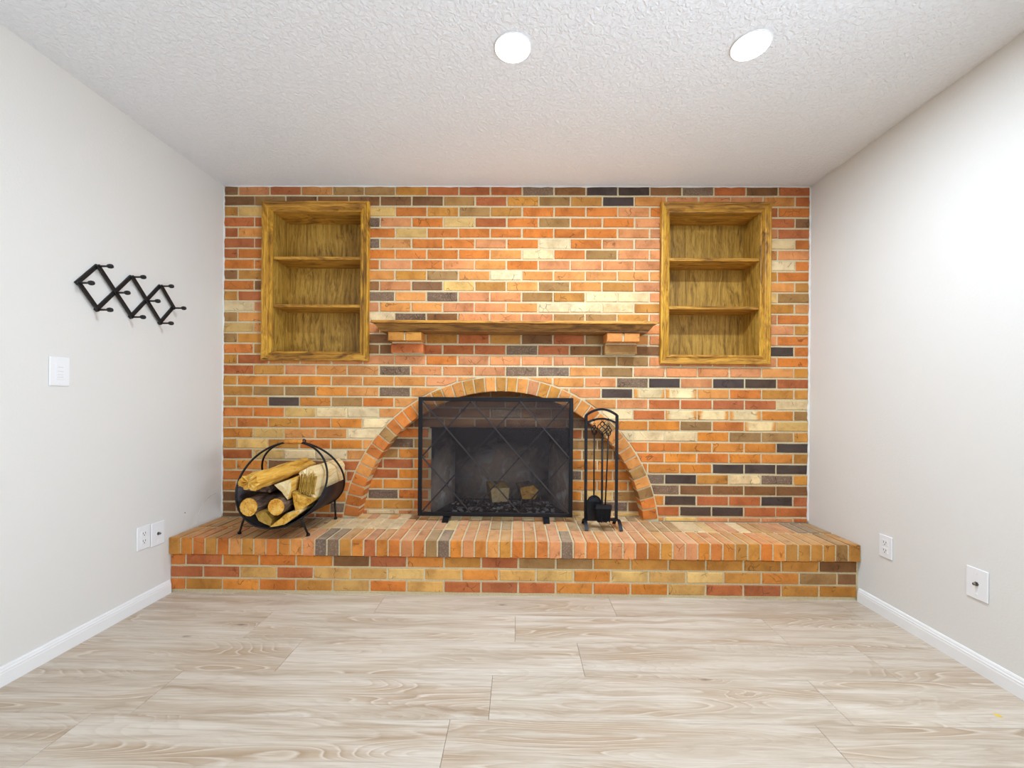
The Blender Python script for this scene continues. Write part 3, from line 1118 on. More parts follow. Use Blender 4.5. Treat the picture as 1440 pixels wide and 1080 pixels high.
# ================================================================== MANTEL
mantel = empty('mantel_shelf', (-0.03, D, 1.487), 'stained oak mantel shelf on two brick corbels above the arch', 'mantel')
MX0, MX1 = -0.889, 0.829
mesh_obj('shelf_board', bbox(MX0, MX1, D - 0.175, D - 0.003, 1.5305, 1.5465, 0.0025, 2), M['mantel'], mantel)
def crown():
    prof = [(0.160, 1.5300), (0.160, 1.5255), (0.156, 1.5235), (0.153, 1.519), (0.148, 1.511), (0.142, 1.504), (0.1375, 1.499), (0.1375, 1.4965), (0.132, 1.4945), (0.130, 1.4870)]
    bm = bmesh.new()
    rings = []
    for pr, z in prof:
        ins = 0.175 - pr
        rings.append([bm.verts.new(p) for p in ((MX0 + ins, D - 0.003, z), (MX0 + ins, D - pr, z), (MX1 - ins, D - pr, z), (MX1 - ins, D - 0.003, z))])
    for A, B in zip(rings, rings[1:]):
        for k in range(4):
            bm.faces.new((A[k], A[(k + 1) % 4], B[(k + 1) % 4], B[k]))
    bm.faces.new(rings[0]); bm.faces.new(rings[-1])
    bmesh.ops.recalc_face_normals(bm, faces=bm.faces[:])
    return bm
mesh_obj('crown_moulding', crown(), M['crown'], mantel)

# ================================================================== RECESSED CEILING LAMPS
def downlight(x, y, label, grp, watts):
    t = empty('recessed_light', (x, y, H), label, 'ceiling light', grp)
    bm = bmesh.new()
    lathe(bm, [(0.060, -0.0005), (0.073, -0.0005), (0.0725, -0.003), (0.070, -0.005), (0.066, -0.004)], (x, y, H), 'Z', 40)
    mesh_obj('trim_ring', bm, M['trim'], t, True)
    bm = bmesh.new()
    lathe(bm, [(0.0675, -0.001), (0.0675, -0.0050), (0.050, -0.0062)], (x, y, H), 'Z', 40)
    mesh_obj('lens', bm, M['lens'], t)
    l_ = bpy.data.lights.new('lamp', 'AREA')
    l_.shape = 'DISK'; l_.size = 0.12
    l_.energy = watts
    l_.color = (0.72, 0.845, 0.985)
    o = bpy.data.objects.new('lamp', l_)
    COL.objects.link(o)
    o.parent = t
    o.location = (0, 0, -0.008)
downlight(-0.031, 1.602, 'round recessed ceiling light in line with the fireplace', 'recessed ceiling lights', LAMP_W)
downlight(0.881, 1.594, 'round recessed ceiling light nearer the right wall', 'recessed ceiling lights', LAMP_W)
for x in (-0.031, 0.881):  # lamps out of view, added to light the room
    for y in (-0.35, -2.25):
        downlight(x, y, 'recessed ceiling light behind the camera, %s row, %s side' % ('middle' if y > -1 else 'rear', 'right' if x > 0.5 else 'fireplace'), 'recessed ceiling lights', REAR_W)

# ================================================================== FIREPLACE SCREEN
SX0, SX1, SZ0, SZ1, SY = -0.628, 0.347, 0.336, 1.086, D - 0.042
scr = empty('fireplace_screen', ((SX0 + SX1) / 2, SY, ZH), 'black flat fireplace screen with diamond lattice and wire mesh', 'fire screen')
FWD = 0.024
def fbar(a, b):
    bm = bmesh.new(); bar(bm, a, b, FWD, 0.016)
    bmesh.ops.bevel(bm, geom=bm.edges[:], offset=0.0015, segments=1, affect='EDGES')
    mesh_obj('frame_bar', bm, M['black'], scr)
fbar((SX0 + FWD / 2, SY, SZ0), (SX0 + FWD / 2, SY, SZ1))
fbar((SX1 - FWD / 2, SY, SZ0), (SX1 - FWD / 2, SY, SZ1))
fbar((SX0 + FWD, SY, SZ0 + FWD / 2), (SX1 - FWD, SY, SZ0 + FWD / 2))
fbar((SX0 + FWD, SY, SZ1 - FWD / 2), (SX1 - FWD, SY, SZ1 - FWD / 2))
ix0, ix1, iz0, iz1 = SX0 + FWD, SX1 - FWD, SZ0 + FWD, SZ1 - FWD
def gp(u, v, y): return (ix0 + (ix1 - ix0) * u / 3, y, iz1 - (iz1 - iz0) * v / 2)
bm = bmesh.new(); box(bm, ix0 - .004, ix1 + .004, SY - 0.0006, SY + 0.0006, iz0 - .004, iz1 + .004)
mesh_obj('wire_mesh', bm, M['mesh'], scr)
for (a, b) in (((0, 1), (1, 2)), ((0, 0), (2, 2)), ((1, 0), (3, 2)), ((2, 0), (3, 1))):
    bm = bmesh.new(); bar(bm, gp(*a, SY - 0.0055), gp(*b, SY - 0.0055), 0.0085, 0.006)
    mesh_obj('lattice_bar', bm, M['lattice'], scr)
for (a, b) in (((1, 0), (0, 1)), ((2, 0), (0, 2)), ((3, 0), (1, 2)), ((3, 1), (2, 2))):
    bm = bmesh.new(); bar(bm, gp(*a, SY + 0.005), gp(*b, SY + 0.005), 0.0085, 0.006)
    mesh_obj('lattice_bar', bm, M['lattice'], scr)
for x in (-0.447, 0.182):
    bm = bmesh.new()
    ribbon(bm, [(x, SY + 0.075, ZH + 0.003), (x, SY + 0.03, ZH + 0.018), (x, SY, ZH + 0.027), (x, SY - 0.02, ZH + 0.020), (x, SY - 0.050, ZH + 0.004)], 0.040, 0.005, (0, -0.35, 1))
    mesh_obj('foot', bm, M['black'], scr)

# ================================================================== FIREPLACE TOOLS
TX0, TX1, TY = 0.411, 0.596, D - 0.150
stand = empty('fireplace_tool_stand', ((TX0 + TX1) / 2, TY, ZH), 'black arched metal stand for fireplace tools on the hearth', 'tool stand')
def part(name, bm, mat, t, smooth=False): return mesh_obj(name, bm, mat, t, smooth)
txm = (TX0 + TX1) / 2
for x in (TX0, TX1):
    bm = bmesh.new(); bar(bm, (x, TY, ZH + 0.045), (x, TY, 0.985), 0.016, 0.016)
    part('post', bm, M['black'], stand)
def arcpts(z_end, rise, y, n=14):
    return [(TX0 + (TX1 - TX0) * i / n, y, z_end + rise * (1 - (2 * i / n - 1) ** 2)) for i in range(n + 1)]
bm = bmesh.new(); ribbon(bm, arcpts(0.983, 0.036, TY), 0.014, 0.016); part('top_arch', bm, M['black'], stand)
bm = bmesh.new(); ribbon(bm, arcpts(0.934, 0.028, TY), 0.012, 0.014); part('hanger_arch', bm, M['black'], stand)
for dx, ln in ((-0.046, 1.0), (-0.002, 1.3), (0.026, 2.6)):
    bm = bmesh.new()
    zz = 0.934 + 0.028 * (1 - (2 * (txm + dx - TX0) / (TX1 - TX0) - 1) ** 2)
    tube(bm, [(txm + dx, TY, zz), (txm + dx, TY - 0.014 * ln, zz - 0.006), (txm + dx, TY - 0.024 * ln, zz - 0.004), (txm + dx, TY - 0.027 * ln, zz + 0.008)], 0.0028, 6)
    part('hook', bm, M['black'], stand)
bm = bmesh.new(); bar(bm, (TX0, TY, ZH + 0.050), (TX1, TY, ZH + 0.050), 0.012, 0.030, (0, -1, 0)); part('base_bar', bm, M['black'], stand)
for x, ox in ((TX0, -0.004), (TX1, 0.012)):
    bm = bmesh.new()
    pts = []
    for i in range(13):
        s = -1 + 2 * i / 12
        pts.append((x + ox * (1 if s < 0 else 0.3), TY + s * 0.075, ZH + 0.050 - 0.0455 * s * s))
    ribbon(bm, pts, 0.020, 0.007, (0.0, 0.02, 1))
    part('foot', bm, M['black'], stand)

def cage_handle(t, x, y, ztop, length, rmax):
    """Twisted basket handle of four bent wires."""
    bm = bmesh.new()
    for k in range(4):
        pts, n = [], 14
        for i in range(n + 1):
            s = i / n
            a = k * PI / 2 + s * PI * 1.1
            rr = rmax * math.sin(PI * s) ** 0.8 + 0.002
            pts.append((x + rr * math.cos(a), y + rr * math.sin(a), ztop - length * s))
        tube(bm, pts, 0.0028, 6)
    tube(bm, [(x, y, ztop + 0.014), (x + 0.006, y, ztop + 0.008), (x, y, ztop), (x - 0.006, y, ztop + 0.008)], 0.002, 6, closed=True)
    mesh_obj('twisted_handle', bm, M['black'], t, True)

yt = TY - 0.028
def tool(name, label, cat, x, z_low):
    t = empty(name, (x, yt, z_low), label, cat)
    return t
# ash shovel
sx_ = txm - 0.046
sh = tool('ash_shovel', 'black ash shovel with round-topped pan hanging in the stand', 'shovel', sx_, 0.340)
cage_handle(sh, sx_, yt + 0.01, 0.925, 0.060, 0.016)
bm = bmesh.new(); tube(bm, [(sx_, yt + 0.01, 0.868), (sx_, yt + 0.01, 0.49)], 0.0045, 8); part('rod', bm, M['black'], sh, True)
bm = bmesh.new()
n = 16
ol = []
for i in range(n + 1):
    a = PI - PI * i / n
    ol.append((0.042 * math.cos(a), 0.455 + 0.050 * math.sin(a)))
ol = [(-0.042, 0.362)] + ol + [(0.042, 0.362)]
F = [bm.verts.new((sx_ + p[0], yt + 0.010 + 0.010 * (abs(p[0]) / 0.042) ** 2 * -1, p[1])) for p in ol]
f_ = bm.faces.new(F)
r_ = bmesh.ops.extrude_face_region(bm, geom=[f_])
bmesh.ops.translate(bm, verts=[g for g in r_['geom'] if isinstance(g, bmesh.types.BMVert)], vec=(0, 0.004, 0))
bmesh.ops.recalc_face_normals(bm, faces=bm.faces[:])
part('pan', bm, M['black'], sh)
bm = bmesh.new()
ribbon(bm, [(sx_ + p[0], yt - 0.003, p[1]) for p in ol], 0.020, 0.003, (0, 0.2, 0)) if False else tube(bm, [(sx_ + p[0], yt + 0.001, p[1]) for p in ol], 0.0035, 6)
part('pan_rim', bm, M['black'], sh, True)
# poker / middle tool
px_ = txm - 0.002
pk = tool('fire_poker', 'black fire poker with twisted basket handle, middle of the tools', 'poker', px_, 0.36)
cage_handle(pk, px_, yt - 0.012, 0.948, 0.078, 0.027)
bm = bmesh.new(); tube(bm, [(px_, yt - 0.012, 0.872), (px_, yt - 0.012, 0.40), (px_, yt - 0.012, 0.366)], [0.0065, 0.0065, 0.003], 8); part('rod', bm, M['black'], pk, True)
bm = bmesh.new(); tube(bm, [(px_, yt - 0.012, 0.43), (px_ - 0.012, yt - 0.012, 0.415), (px_ - 0.022, yt - 0.012, 0.43), (px_ - 0.024, yt - 0.012, 0.445)], [0.005, 0.005, 0.004, 0.002], 8); part('hook', bm, M['black'], pk, True)
# brush
bx_ = txm + 0.020
hx_ = txm - 0.001
br = tool('hearth_brush', 'black hearth brush with flared bristle head hanging low in the stand', 'brush', bx_, 0.35)
cage_handle(br, bx_ + 0.006, yt - 0.048, 0.925, 0.060, 0.014)
bm = bmesh.new(); tube(bm, [(bx_ + 0.006, yt - 0.048, 0.866), (hx_ + 0.012, yt - 0.043, 0.45)], 0.0042, 8); part('rod', bm, M['black'], br, True)
part('brush_plate', bbox(hx_ - 0.048, hx_ + 0.048, yt - 0.066, yt - 0.024, 0.440, 0.464, 0.005, 2), M['black'], br)
bm = bmesh.new()
rb = random.Random(4)
for i in range(22):
    for j in range(5):
        u = -1 + 2 * i / 21
        v = -1 + 2 * j / 4
        tube(bm, [(hx_ + u * 0.042, yt - 0.045 + v * 0.017, 0.442), (hx_ + u * 0.033 + rb.uniform(-.002, .002), yt - 0.045 + v * 0.016 + rb.uniform(-.003, .003), 0.366 + rb.uniform(-.005, .005))], 0.0022, 4)
o_ = part('bristles', bm, M['bristle'], br)
o_['kind'] = 'stuff'

# ================================================================== LOG HOLDER
LX, LR, LYM = -1.315, 0.248, D - 0.236
LZ, LV, LT = 0.5975, 0.2185, 0.2225       # hoop centre height, half height, how far the feet of the hoops stand apart
hold = empty('firewood_holder', (LX, LYM, ZH), 'round black metal firewood holder with wooden carry handle', 'log holder')
def hp(a, sgn, dr=0.0):
    """Point on a hoop; the two hoops lean together and meet at the top."""
    sn = math.sin(a)
    return Vector((LX + (LR + dr) * math.cos(a), LYM + sgn * (LT * 0.5 * (1 - sn) + 0.004), LZ + (LV + dr) * sn))
for sg in (-1, 1):
    bm = bmesh.new()
    tube(bm, [hp(2 * PI * k / 72, sg) for k in range(72)], 0.0058, 8, closed=True)
    mesh_obj('hoop', bm, M['black'], hold, True)
bm = bmesh.new()
A, B = [], []
for i in range(41):
    a = -PI / 2 - math.radians(84) + math.radians(168) * i / 40
    for dr, lst in ((-0.002, A), (0.0, B)):
        lst.append((bm.verts.new(hp(a, -1, dr)), bm.verts.new(hp(a, 1, dr))))
for i in range(40):
    bm.faces.new((A[i][0], A[i + 1][0], A[i + 1][1], A[i][1]))
    bm.faces.new((B[i][1], B[i + 1][1], B[i + 1][0], B[i][0]))
    bm.faces.new((A[i][0], B[i][0], B[i + 1][0], A[i + 1][0]))
    bm.faces.new((A[i][1], A[i + 1][1], B[i + 1][1], B[i][1]))
bmesh.ops.recalc_face_normals(bm, faces=bm.faces[:])
mesh_obj('cradle', bm, M['sheet'], hold, True)
bm = bmesh.new()
lathe(bm, [(0.009, -0.057), (0.0145, -0.052), (0.0155, 0.0), (0.0145, 0.052), (0.009, 0.057)], (LX, LYM, LZ + LV + 0.002), 'X', 18)
mesh_obj('wooden_grip', bm, M['handle'], hold, True)
bm = bmesh.new()
tube(bm, [(LX + 0.064 + 0.008 * math.cos(2 * PI * k / 12), LYM - 0.004, LZ + LV + 0.006 + 0.009 * math.sin(2 * PI * k / 12)) for k in range(12)], 0.004, 6, closed=True)
mesh_obj('eyelet', bm, M['black'], hold, True)
for sg, sx, fx, fy in ((-1, -1, -1.560, 2.305), (-1, 1, -1.163, 2.288), (1, -1, -1.500, 2.600), (1, 1, -1.150, 2.605)):
    p0 = hp(math.radians(-90 + sx * 38), sg, 0.004)
    p1 = Vector((fx, fy, ZH + 0.008))
    bm = bmesh.new()
    tube(bm, [p0, p1], 0.0058, 8)
    leg = mesh_obj('leg', bm, M['black'], hold, True)
    bm = bmesh.new()
    lathe(bm, [(0.004, 0.0), (0.0095, 0.002), (0.0105, 0.008), (0.008, 0.014), (0.004, 0.017)], (p1.x, p1.y, ZH + 0.0005), 'Z', 12)
    mesh_obj('foot_cap', bm, M['black'], leg, True)


# ------------------------------------------------------------------ firewood
def rough_log(name, label, sect, p0, p1, side_mats, end_mat, seed, wob=0.006, twist=0.0, nlen=9, jag=0.0, grp='split firewood in the round holder', bark_edges=None):
    """sect: outline (u,v) about the axis; p0 near end, p1 far end. Faces: split sides, bark sides, end faces."""
    rr = random.Random(seed)
    p0, p1 = Vector(p0), Vector(p1)
    d = (p1 - p0).normalized()
    ux = Vector((1, 0, 0)); ux = (ux - d * ux.dot(d)).normalized()
    uz = ux.cross(d) if ux.cross(d).z > 0 else d.cross(ux)
    pts = []
    bmask = []
    n = len(sect)
    for i in range(n):
        a, b = Vector(sect[i]), Vector(sect[(i + 1) % n])
        L = (b - a).length
        m = max(1, int(L / 0.012))
        for j in range(m):
            pts.append(a + (b - a) * j / m)
            bmask.append(bool(bark_edges and i in bark_edges))
    rings = []
    for k in range(nlen + 1):
        s = k / nlen
        c = p0 + (p1 - p0) * s
        tw = twist * s
        ring = []
        for q in pts:
            u = q.x * math.cos(tw) - q.y * math.sin(tw)
            v = q.x * math.sin(tw) + q.y * math.cos(tw)
            nz = noise.noise(Vector((u * 22 + seed, v * 22, s * 3.2 + seed * 1.7)))
            nz2 = noise.noise(Vector((u * 70 + seed, v * 70, s * 9)))
            f = 1 + (nz * wob + nz2 * wob * 0.45) / max(0.02, math.hypot(u, v))
            ax = 0.0
            if jag and k in (0, nlen): ax = jag * noise.noise(Vector((u * 60, v * 60, seed + k)))
            ring.append(c + ux * u * f + uz * v * f + d * ax)
        rings.append(ring)
    root = empty(name, tuple(p0 + (p1 - p0) * 0.5 - Vector((0, 0, max(abs(q.y) for q in pts)))), label, 'firewood', grp)
    m = len(pts)
    def sides(mask, nm, mat):
        if not any(mask): return
        bm = bmesh.new()
        V = {}
        def gv(k, i):
            if (k, i) not in V: V[(k, i)] = bm.verts.new(rings[k][i])
            return V[(k, i)]
        for k in range(nlen):
            for i in range(m):
                if mask[i]:
                    j = (i + 1) % m
                    bm.faces.new((gv(k, i), gv(k, j), gv(k + 1, j), gv(k + 1, i)))
        bmesh.ops.recalc_face_normals(bm, faces=bm.faces[:])
        mesh_obj(nm, bm, mat, root, True)
    sides([not b for b in bmask], 'split_face', side_mats[0])
    sides(bmask, 'bark', side_mats[-1])
    for ring, sg in ((rings[0], -1), (rings[-1], 1)):
        bm = bmesh.new()
        c = sum(ring, Vector()) / m + d * sg * 0.001
        vc = bm.verts.new(c)
        vs = [bm.verts.new(q) for q in ring]
        mid = [bm.verts.new(c + (q - c) * 0.5 + d * (rr.uniform(-1, 1) * (0.0015 + jag * 0.5))) for q in ring]
        for i in range(m):
            j = (i + 1) % m
            bm.faces.new((vs[i], vs[j], mid[j], mid[i]))
            bm.faces.new((mid[i], mid[j], vc))
        bmesh.ops.recalc_face_normals(bm, faces=bm.faces[:])
        if (bm.faces[0].normal.dot(d) * sg) < 0: bmesh.ops.reverse_faces(bm, faces=bm.faces[:])
        mesh_obj('end_face', bm, end_mat, root)
    return root


def circle(r, n=14, sq=1.0):
    return [(r * math.cos(2 * PI * k / n), r * sq * math.sin(2 * PI * k / n)) for k in range(n)]


GW = 'split firewood in the round holder'
ALLB = lambda n: set(range(n))
rough_log('firewood_log', 'round log with bark and bright sawn end, leftmost in the holder', circle(0.0475), (-1.408, 2.150, 0.500), (-1.415, D - 0.07, 0.492),
          [M['bark']], M['log_end'], 1, 0.004, bark_edges=ALLB(14))
rough_log('firewood_log', 'round log with sawn end low in the middle of the holder', circle(0.0437), (-1.262, 2.150, 0.502), (-1.290, D - 0.07, 0.494),
          [M['bark']], M['log_end'], 2, 0.004, bark_edges=ALLB(14))
rough_log('firewood_log', 'olive-brown split wedge under the two round logs', [(-0.058, 0.034), (-0.036, -0.016), (0.030, -0.046), (0.034, -0.006), (0.004, 0.026)],
          (-1.338, 2.180, 0.436), (-1.345, D - 0.08, 0.432), [M['split_olive']], M['split_olive'], 3, 0.005)
rough_log('firewood_log', 'pale yellow split wedge lying lowest at the front of the holder', [(-0.082, -0.046), (-0.005, -0.034), (0.074, 0.028), (0.074, 0.042), (0.006, 0.026)],
          (-1.226, 2.170, 0.436), (-1.236, D - 0.08, 0.436), [M['split_pale']], M['split_gold'], 4, 0.003)
rough_log('firewood_log', 'triangular golden split wedge at the lower right of the holder', [(-0.050, 0.056), (-0.026, -0.062), (0.060, 0.000), (0.062, 0.012), (0.006, 0.030)],
          (-1.160, 2.205, 0.516), (-1.170, D - 0.08, 0.518), [M['split_olive']], M['split_gold'], 5, 0.003)
rough_log('firewood_log', 'dark bark-covered log under the long golden log', [(-0.085, -0.020), (0.060, -0.030), (0.080, 0.006), (0.02, 0.028), (-0.075, 0.018)],
          (-1.420, 2.265, 0.580), (-1.410, D - 0.07, 0.574), [M['bark']], M['bark'], 6, 0.005, bark_edges=ALLB(5))
rough_log('firewood_log', 'long golden split log lying on top of the pile', [(-0.062, -0.006), (-0.022, -0.032), (0.036, -0.030), (0.066, 0.004), (0.036, 0.052), (-0.034, 0.042)],
          (-1.378, 2.100, 0.632), (-1.318, D - 0.09, 0.652), [M['split_gold']], M['split_gold'], 7, 0.017, 0.25, nlen=18, jag=0.024)
rough_log('firewood_log', 'pale split log with a triangular end pointing down, mid pile', [(-0.052, 0.018), (-0.014, -0.020), (0.018, -0.060), (0.036, 0.006), (0.040, 0.048), (0.010, 0.044)],
          (-1.240, 2.185, 0.592), (-1.245, D - 0.09, 0.592), [M['split_gold']], M['split_pale'], 8, 0.004)
rough_log('firewood_log', 'large pale split log with torn stripy end, rightmost in the holder', [(-0.044, 0.066), (-0.020, -0.066), (0.044, -0.088), (0.046, 0.056), (0.012, 0.094)],
          (-1.148, 2.245, 0.604), (-1.146, D - 0.03, 0.600), [M['split_pale']], M['split_pale'], 9, 0.003, jag=0.010)
# loose splinters on the torn end
torn = [o for o in bpy.data.objects if o.get('label', '').startswith('large pale split log')][0]
rs = random.Random(12)
bm = bmesh.new()
for i in range(12):
    x = -1.184 + i * 0.0068
    z0_ = 0.546 + rs.uniform(0, 0.02)
    z1_ = 0.664 + rs.uniform(-0.03, 0.01)
    y_ = 2.236 - rs.uniform(0, 0.010)
    bar(bm, (x, y_, z0_), (x + 0.014 + rs.uniform(-.003, .003), y_ + 0.004, z1_), rs.uniform(0.003, 0.005), 0.012)
mesh_obj('splinters', bm, M['split_olive'], torn)['kind'] = 'stuff'

# wood chip and bark scrap
bm = bmesh.new(); bar(bm, (-1.185, 2.520, ZH + 0.003), (-1.162, 2.524, ZH + 0.004), 0.006, 0.004, (0, 0, 1))
bmesh.ops.bevel(bm, geom=bm.edges[:], offset=0.001, segments=1, affect='EDGES')
tag(mesh_obj('bark_scrap', bm, M['bark'], origin=(-1.174, 2.522, ZH)), 'tiny brown bark scrap on the hearth beside the firewood holder', 'scrap')
bm = bmesh.new()
vs = [bm.verts.new(p) for p in ((1.648, 1.444, 0.0005), (1.656, 1.430, 0.0005), (1.668, 1.432, 0.0005), (1.660, 1.440, 0.004), (1.652, 1.446, 0.003))]
bmesh.ops.convex_hull(bm, input=vs)
tag(mesh_obj('wood_chip', bm, mat_plain('yellow_chip', (232, 200, 70), 0.7), origin=(1.657, 1.437, 0)), 'tiny yellow wood chip on the floor near the right wall', 'scrap')

# ------------------------------------------------------------------ fire grate, ash and burnt logs
gy = YR + 0.16
grate = empty('fire_grate', (AX, gy, ZH), 'dark iron fire grate full of ash inside the firebox', 'grate')
for i in range(9):
    x = AX - 0.28 + i * 0.07
    bm = bmesh.new()
    tube(bm, [(x, gy - 0.10, ZH + 0.075), (x, gy - 0.10, ZH + 0.045), (x, gy + 0.16, ZH + 0.045)], 0.006, 6)
    mesh_obj('grate_bar', bm, M['black'], grate, True)
for y in (gy - 0.08, gy + 0.12):
    bm = bmesh.new(); tube(bm, [(AX - 0.30, y, ZH + 0.037), (AX + 0.30, y, ZH + 0.037)], 0.007, 6)
    mesh_obj('cross_bar', bm, M['black'], grate, True)
for x in (AX - 0.25, AX + 0.25):
    for y in (gy - 0.08, gy + 0.12):
        bm = bmesh.new(); tube(bm, [(x, y, ZH + 0.037), (x, y, ZH)], 0.006, 6)
        mesh_obj('leg', bm, M['black'], grate, True)
bm = bmesh.new()
ra = random.Random(21)
for i in range(420):
    x = AX + ra.uniform(-0.36, 0.36); y = gy + ra.uniform(-0.13, 0.16)
    s = ra.uniform(0.006, 0.016)
    top = ra.random()
    z = ZH + s * 0.6 + ra.uniform(0, 0.035) * (1 - abs(x - AX) / 0.4)
    m4 = Matrix.Translation((x, y, z)) @ Matrix.Rotation(ra.uniform(0, 6), 4, 'Z') @ Matrix.Rotation(ra.uniform(-.6, .6), 4, 'X') @ Matrix.Diagonal((s * ra.uniform(.8, 2.0), s, s * ra.uniform(.5, .9), 1))
    res = bmesh.ops.create_icosphere(bm, subdivisions=1, radius=1, matrix=m4)
    mi = 0 if ra.random() < 0.5 else 1
    for v in res['verts']:
        for f in v.link_faces: f.material_index = mi
tag(mesh_obj('ash_bed', bm, [M['ash'], M['char']], origin=(AX, gy, ZH)), 'grey ash and charcoal bits spread under the fire grate', 'ash', kind='stuff')
GB = 'split logs inside the firebox'
rough_log('firebox_log', 'pale square-ended split log on the grate behind the screen', [(-0.066, 0.050), (-0.058, -0.050), (0.052, -0.048), (0.066, 0.048)],
          (-0.118, gy - 0.02, ZH + 0.100), (-0.170, gy + 0.20, ZH + 0.105), [M['split_olive']], M['split_pale'], 31, 0.003, nlen=5, grp=GB)
rough_log('firebox_log', 'golden split log with ragged end on the grate nearer the tools', [(-0.066, 0.040), (-0.046, -0.040), (0.040, -0.046), (0.075, 0.010), (0.030, 0.052)],
          (0.082, gy + 0.00, ZH + 0.112), (0.050, gy + 0.15, ZH + 0.115), [M['bark'], M['bark']], M['split_gold'], 32, 0.005, nlen=5, jag=0.006, grp=GB)

# ================================================================== WALL FITTINGS
def wall_plate(name, label, cat, side, y0, y1, z0, z1, kind, grp=None):
    """White plate on a side wall."""
    s = 1 if side == 'L' else -1
    xw = XL if side == 'L' else XR
    t = empty(name, (xw, (y0 + y1) / 2, (z0 + z1) / 2), label, cat, grp)
    ym, zm = (y0 + y1) / 2, (z0 + z1) / 2
    def bx(nm, ya, yb, za, zb, d0, d1, mat, bev=0.0008, par=None):
        xa, xb = sorted((xw + s * d0, xw + s * d1))
        return mesh_obj(nm, bbox(xa, xb, ya, yb, za, zb, bev), mat, par or t)
    bx('plate', y0, y1, z0, z1, 0.0, 0.0065, M['plate'], 0.003)
    def screw(z):
        bm = bmesh.new()
        lathe(bm, [(0.0036, 0), (0.0036, 0.0012), (0.002, 0.0016)], (xw + s * 0.0064, ym, z), 'X', 12)
        if s < 0: bmesh.ops.scale(bm, vec=(-1, 1, 1), space=Matrix.Translation((-(xw + s * 0.0064), 0, 0)), verts=bm.verts[:])
        mesh_obj('screw', bm, M['plate'], t)
    if kind == 'outlet':
        for dz in (0.0195, -0.0195):
            f = bx('receptacle', ym - 0.0165, ym + 0.0165, zm + dz - 0.0145, zm + dz + 0.0145, 0.006, 0.0085, M['plate'], 0.001)
            for dy in (-0.0065, 0.0065):
                bx('slot', ym + dy - 0.0013, ym + dy + 0.0013, zm + dz - 0.001, zm + dz + 0.008, 0.0084, 0.0088, M['slot'], 0, f)
            bx('slot', ym - 0.0024, ym + 0.0024, zm + dz - 0.0095, zm + dz - 0.0048, 0.0084, 0.0088, M['slot'], 0, f)
        screw(zm)
    elif kind == 'coax':
        bm = bmesh.new()
        tube(bm, [(xw + s * 0.006, ym, zm), (xw + s * 0.009, ym, zm)], 0.0085, 6)
        mesh_obj('nut', bm, M['brass'], t)
        bm = bmesh.new()
        tube(bm, [(xw + s * 0.008, ym, zm), (xw + s * 0.019, ym, zm)], 0.0052, 12)
        mesh_obj('connector', bm, M['brass'], t, True)
        screw(zm + 0.041); screw(zm - 0.041)
    else:
        p = bx('paddle', ym - 0.0175, ym + 0.0175, zm - 0.034, zm + 0.034, 0.006, 0.009, M['plate'], 0.0015)
        for dz in (0.017, 0.0, -0.014, -0.024):
            bx('button_groove', ym - 0.011, ym + 0.011, zm + dz - 0.0006, zm + dz + 0.0006, 0.0089, 0.0092, mat_groove, 0, p)
        screw(zm + 0.048); screw(zm - 0.048)
mat_groove = mat_plain('grey_groove', (196, 196, 196), 0.5, 0, 0.3, 0.02)
wall_plate('light_switch', 'white wall control plate with grooves below the coat rack', 'light switch', 'L', 1.655, 1.732, 1.116, 1.238, 'switch')
wall_plate('wall_outlet', 'white duplex outlet beside the cable plate on the left wall', 'outlet', 'L', 2.046, 2.122, 0.297, 0.417, 'outlet')
wall_plate('cable_plate', 'white cable plate close to the left end of the hearth', 'wall plate', 'L', 2.127, 2.208, 0.289, 0.412, 'coax')
wall_plate('wall_outlet', 'white duplex outlet on the right wall near the hearth', 'outlet', 'R', 2.050, 2.124, 0.296, 0.408, 'outlet')
wall_plate('cable_plate', 'white cable plate on the right wall nearest the camera', 'wall plate', 'R', 1.635, 1.715, 0.288, 0.412, 'coax')

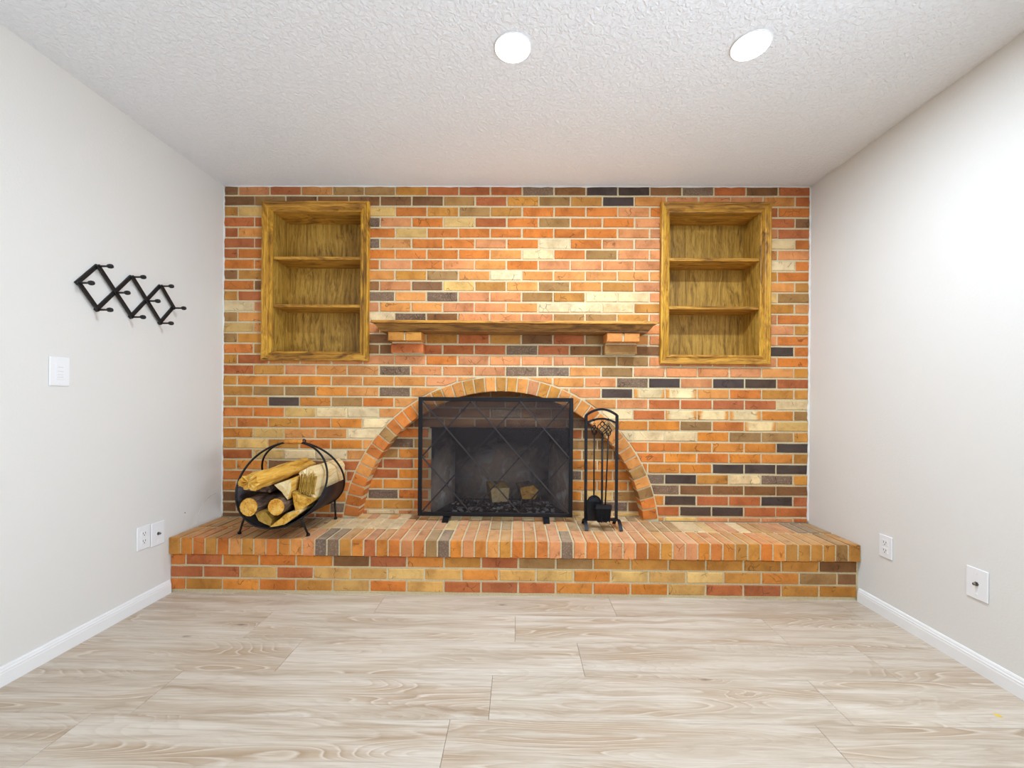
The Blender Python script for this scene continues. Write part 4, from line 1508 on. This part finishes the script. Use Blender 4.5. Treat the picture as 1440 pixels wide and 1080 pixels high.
# coat rack on the left wall
PT = {'a': (1.757, 1.562), 't1': (1.839, 1.660), 'b1': (1.839, 1.464), 'c1': (1.921, 1.562), 't2': (2.003, 1.660), 'b2': (2.003, 1.464),
      'c2': (2.085, 1.562), 't3': (2.167, 1.660), 'b3': (2.167, 1.464), 'e': (2.249, 1.562)}
rack = empty('coat_rack', (XL, 2.003, 1.562), 'black accordion coat rack with ten pegs on the left wall', 'coat rack')
def rb_(a, b, d0):
    bm = bmesh.new()
    pa, pb = Vector((XL + d0, *PT[a])), Vector((XL + d0, *PT[b]))
    dd = (pb - pa).normalized() * 0.006
    bar(bm, pa - dd, pb + dd, 0.0165, 0.009, (1, 0, 0))
    bmesh.ops.bevel(bm, geom=bm.edges[:], offset=0.0012, segments=1, affect='EDGES')
    mesh_obj('slat', bm, M['blackpaint'], rack)
for a, b in (('a', 't1'), ('b1', 't2'), ('b2', 't3'), ('b3', 'e')): rb_(a, b, 0.0050)
for a, b in (('a', 'b1'), ('t1', 'b2'), ('t2', 'b3'), ('t3', 'e')): rb_(a, b, 0.0145)
for kk in PT:
    y, z = PT[kk]
    bm = bmesh.new()
    lathe(bm, [(0.0045, 0.0), (0.0042, 0.030), (0.0050, 0.036), (0.0095, 0.043), (0.0105, 0.051), (0.0090, 0.058), (0.0035, 0.062)], (XL + 0.018, y, z), 'X', 14)
    mesh_obj('peg', bm, M['blackpaint'], rack, True)

# screw anchor dimple and faint scuff beside the hearth, part of the left wall
bm = bmesh.new()
lathe(bm, [(0.0035, 0.0), (0.003, 0.0012), (0.001, 0.0014)], (XL, 2.351, 0.41), 'X', 10)
mesh_obj('nail_hole', bm, M['brass'], wall_left)
bm = bmesh.new()
tube(bm, [(XL, 2.445, 0.325), (XL, 2.457, 0.379), (XL, 2.472, 0.410), (XL, 2.493, 0.432), (XL, 2.520, 0.450), (XL, 2.547, 0.462), (XL, 2.595, 0.469)], 0.0016, 6)
mesh_obj('scuff_mark', bm, mat_plain('beige_scuff', (206, 198, 186), 0.8), wall_left)
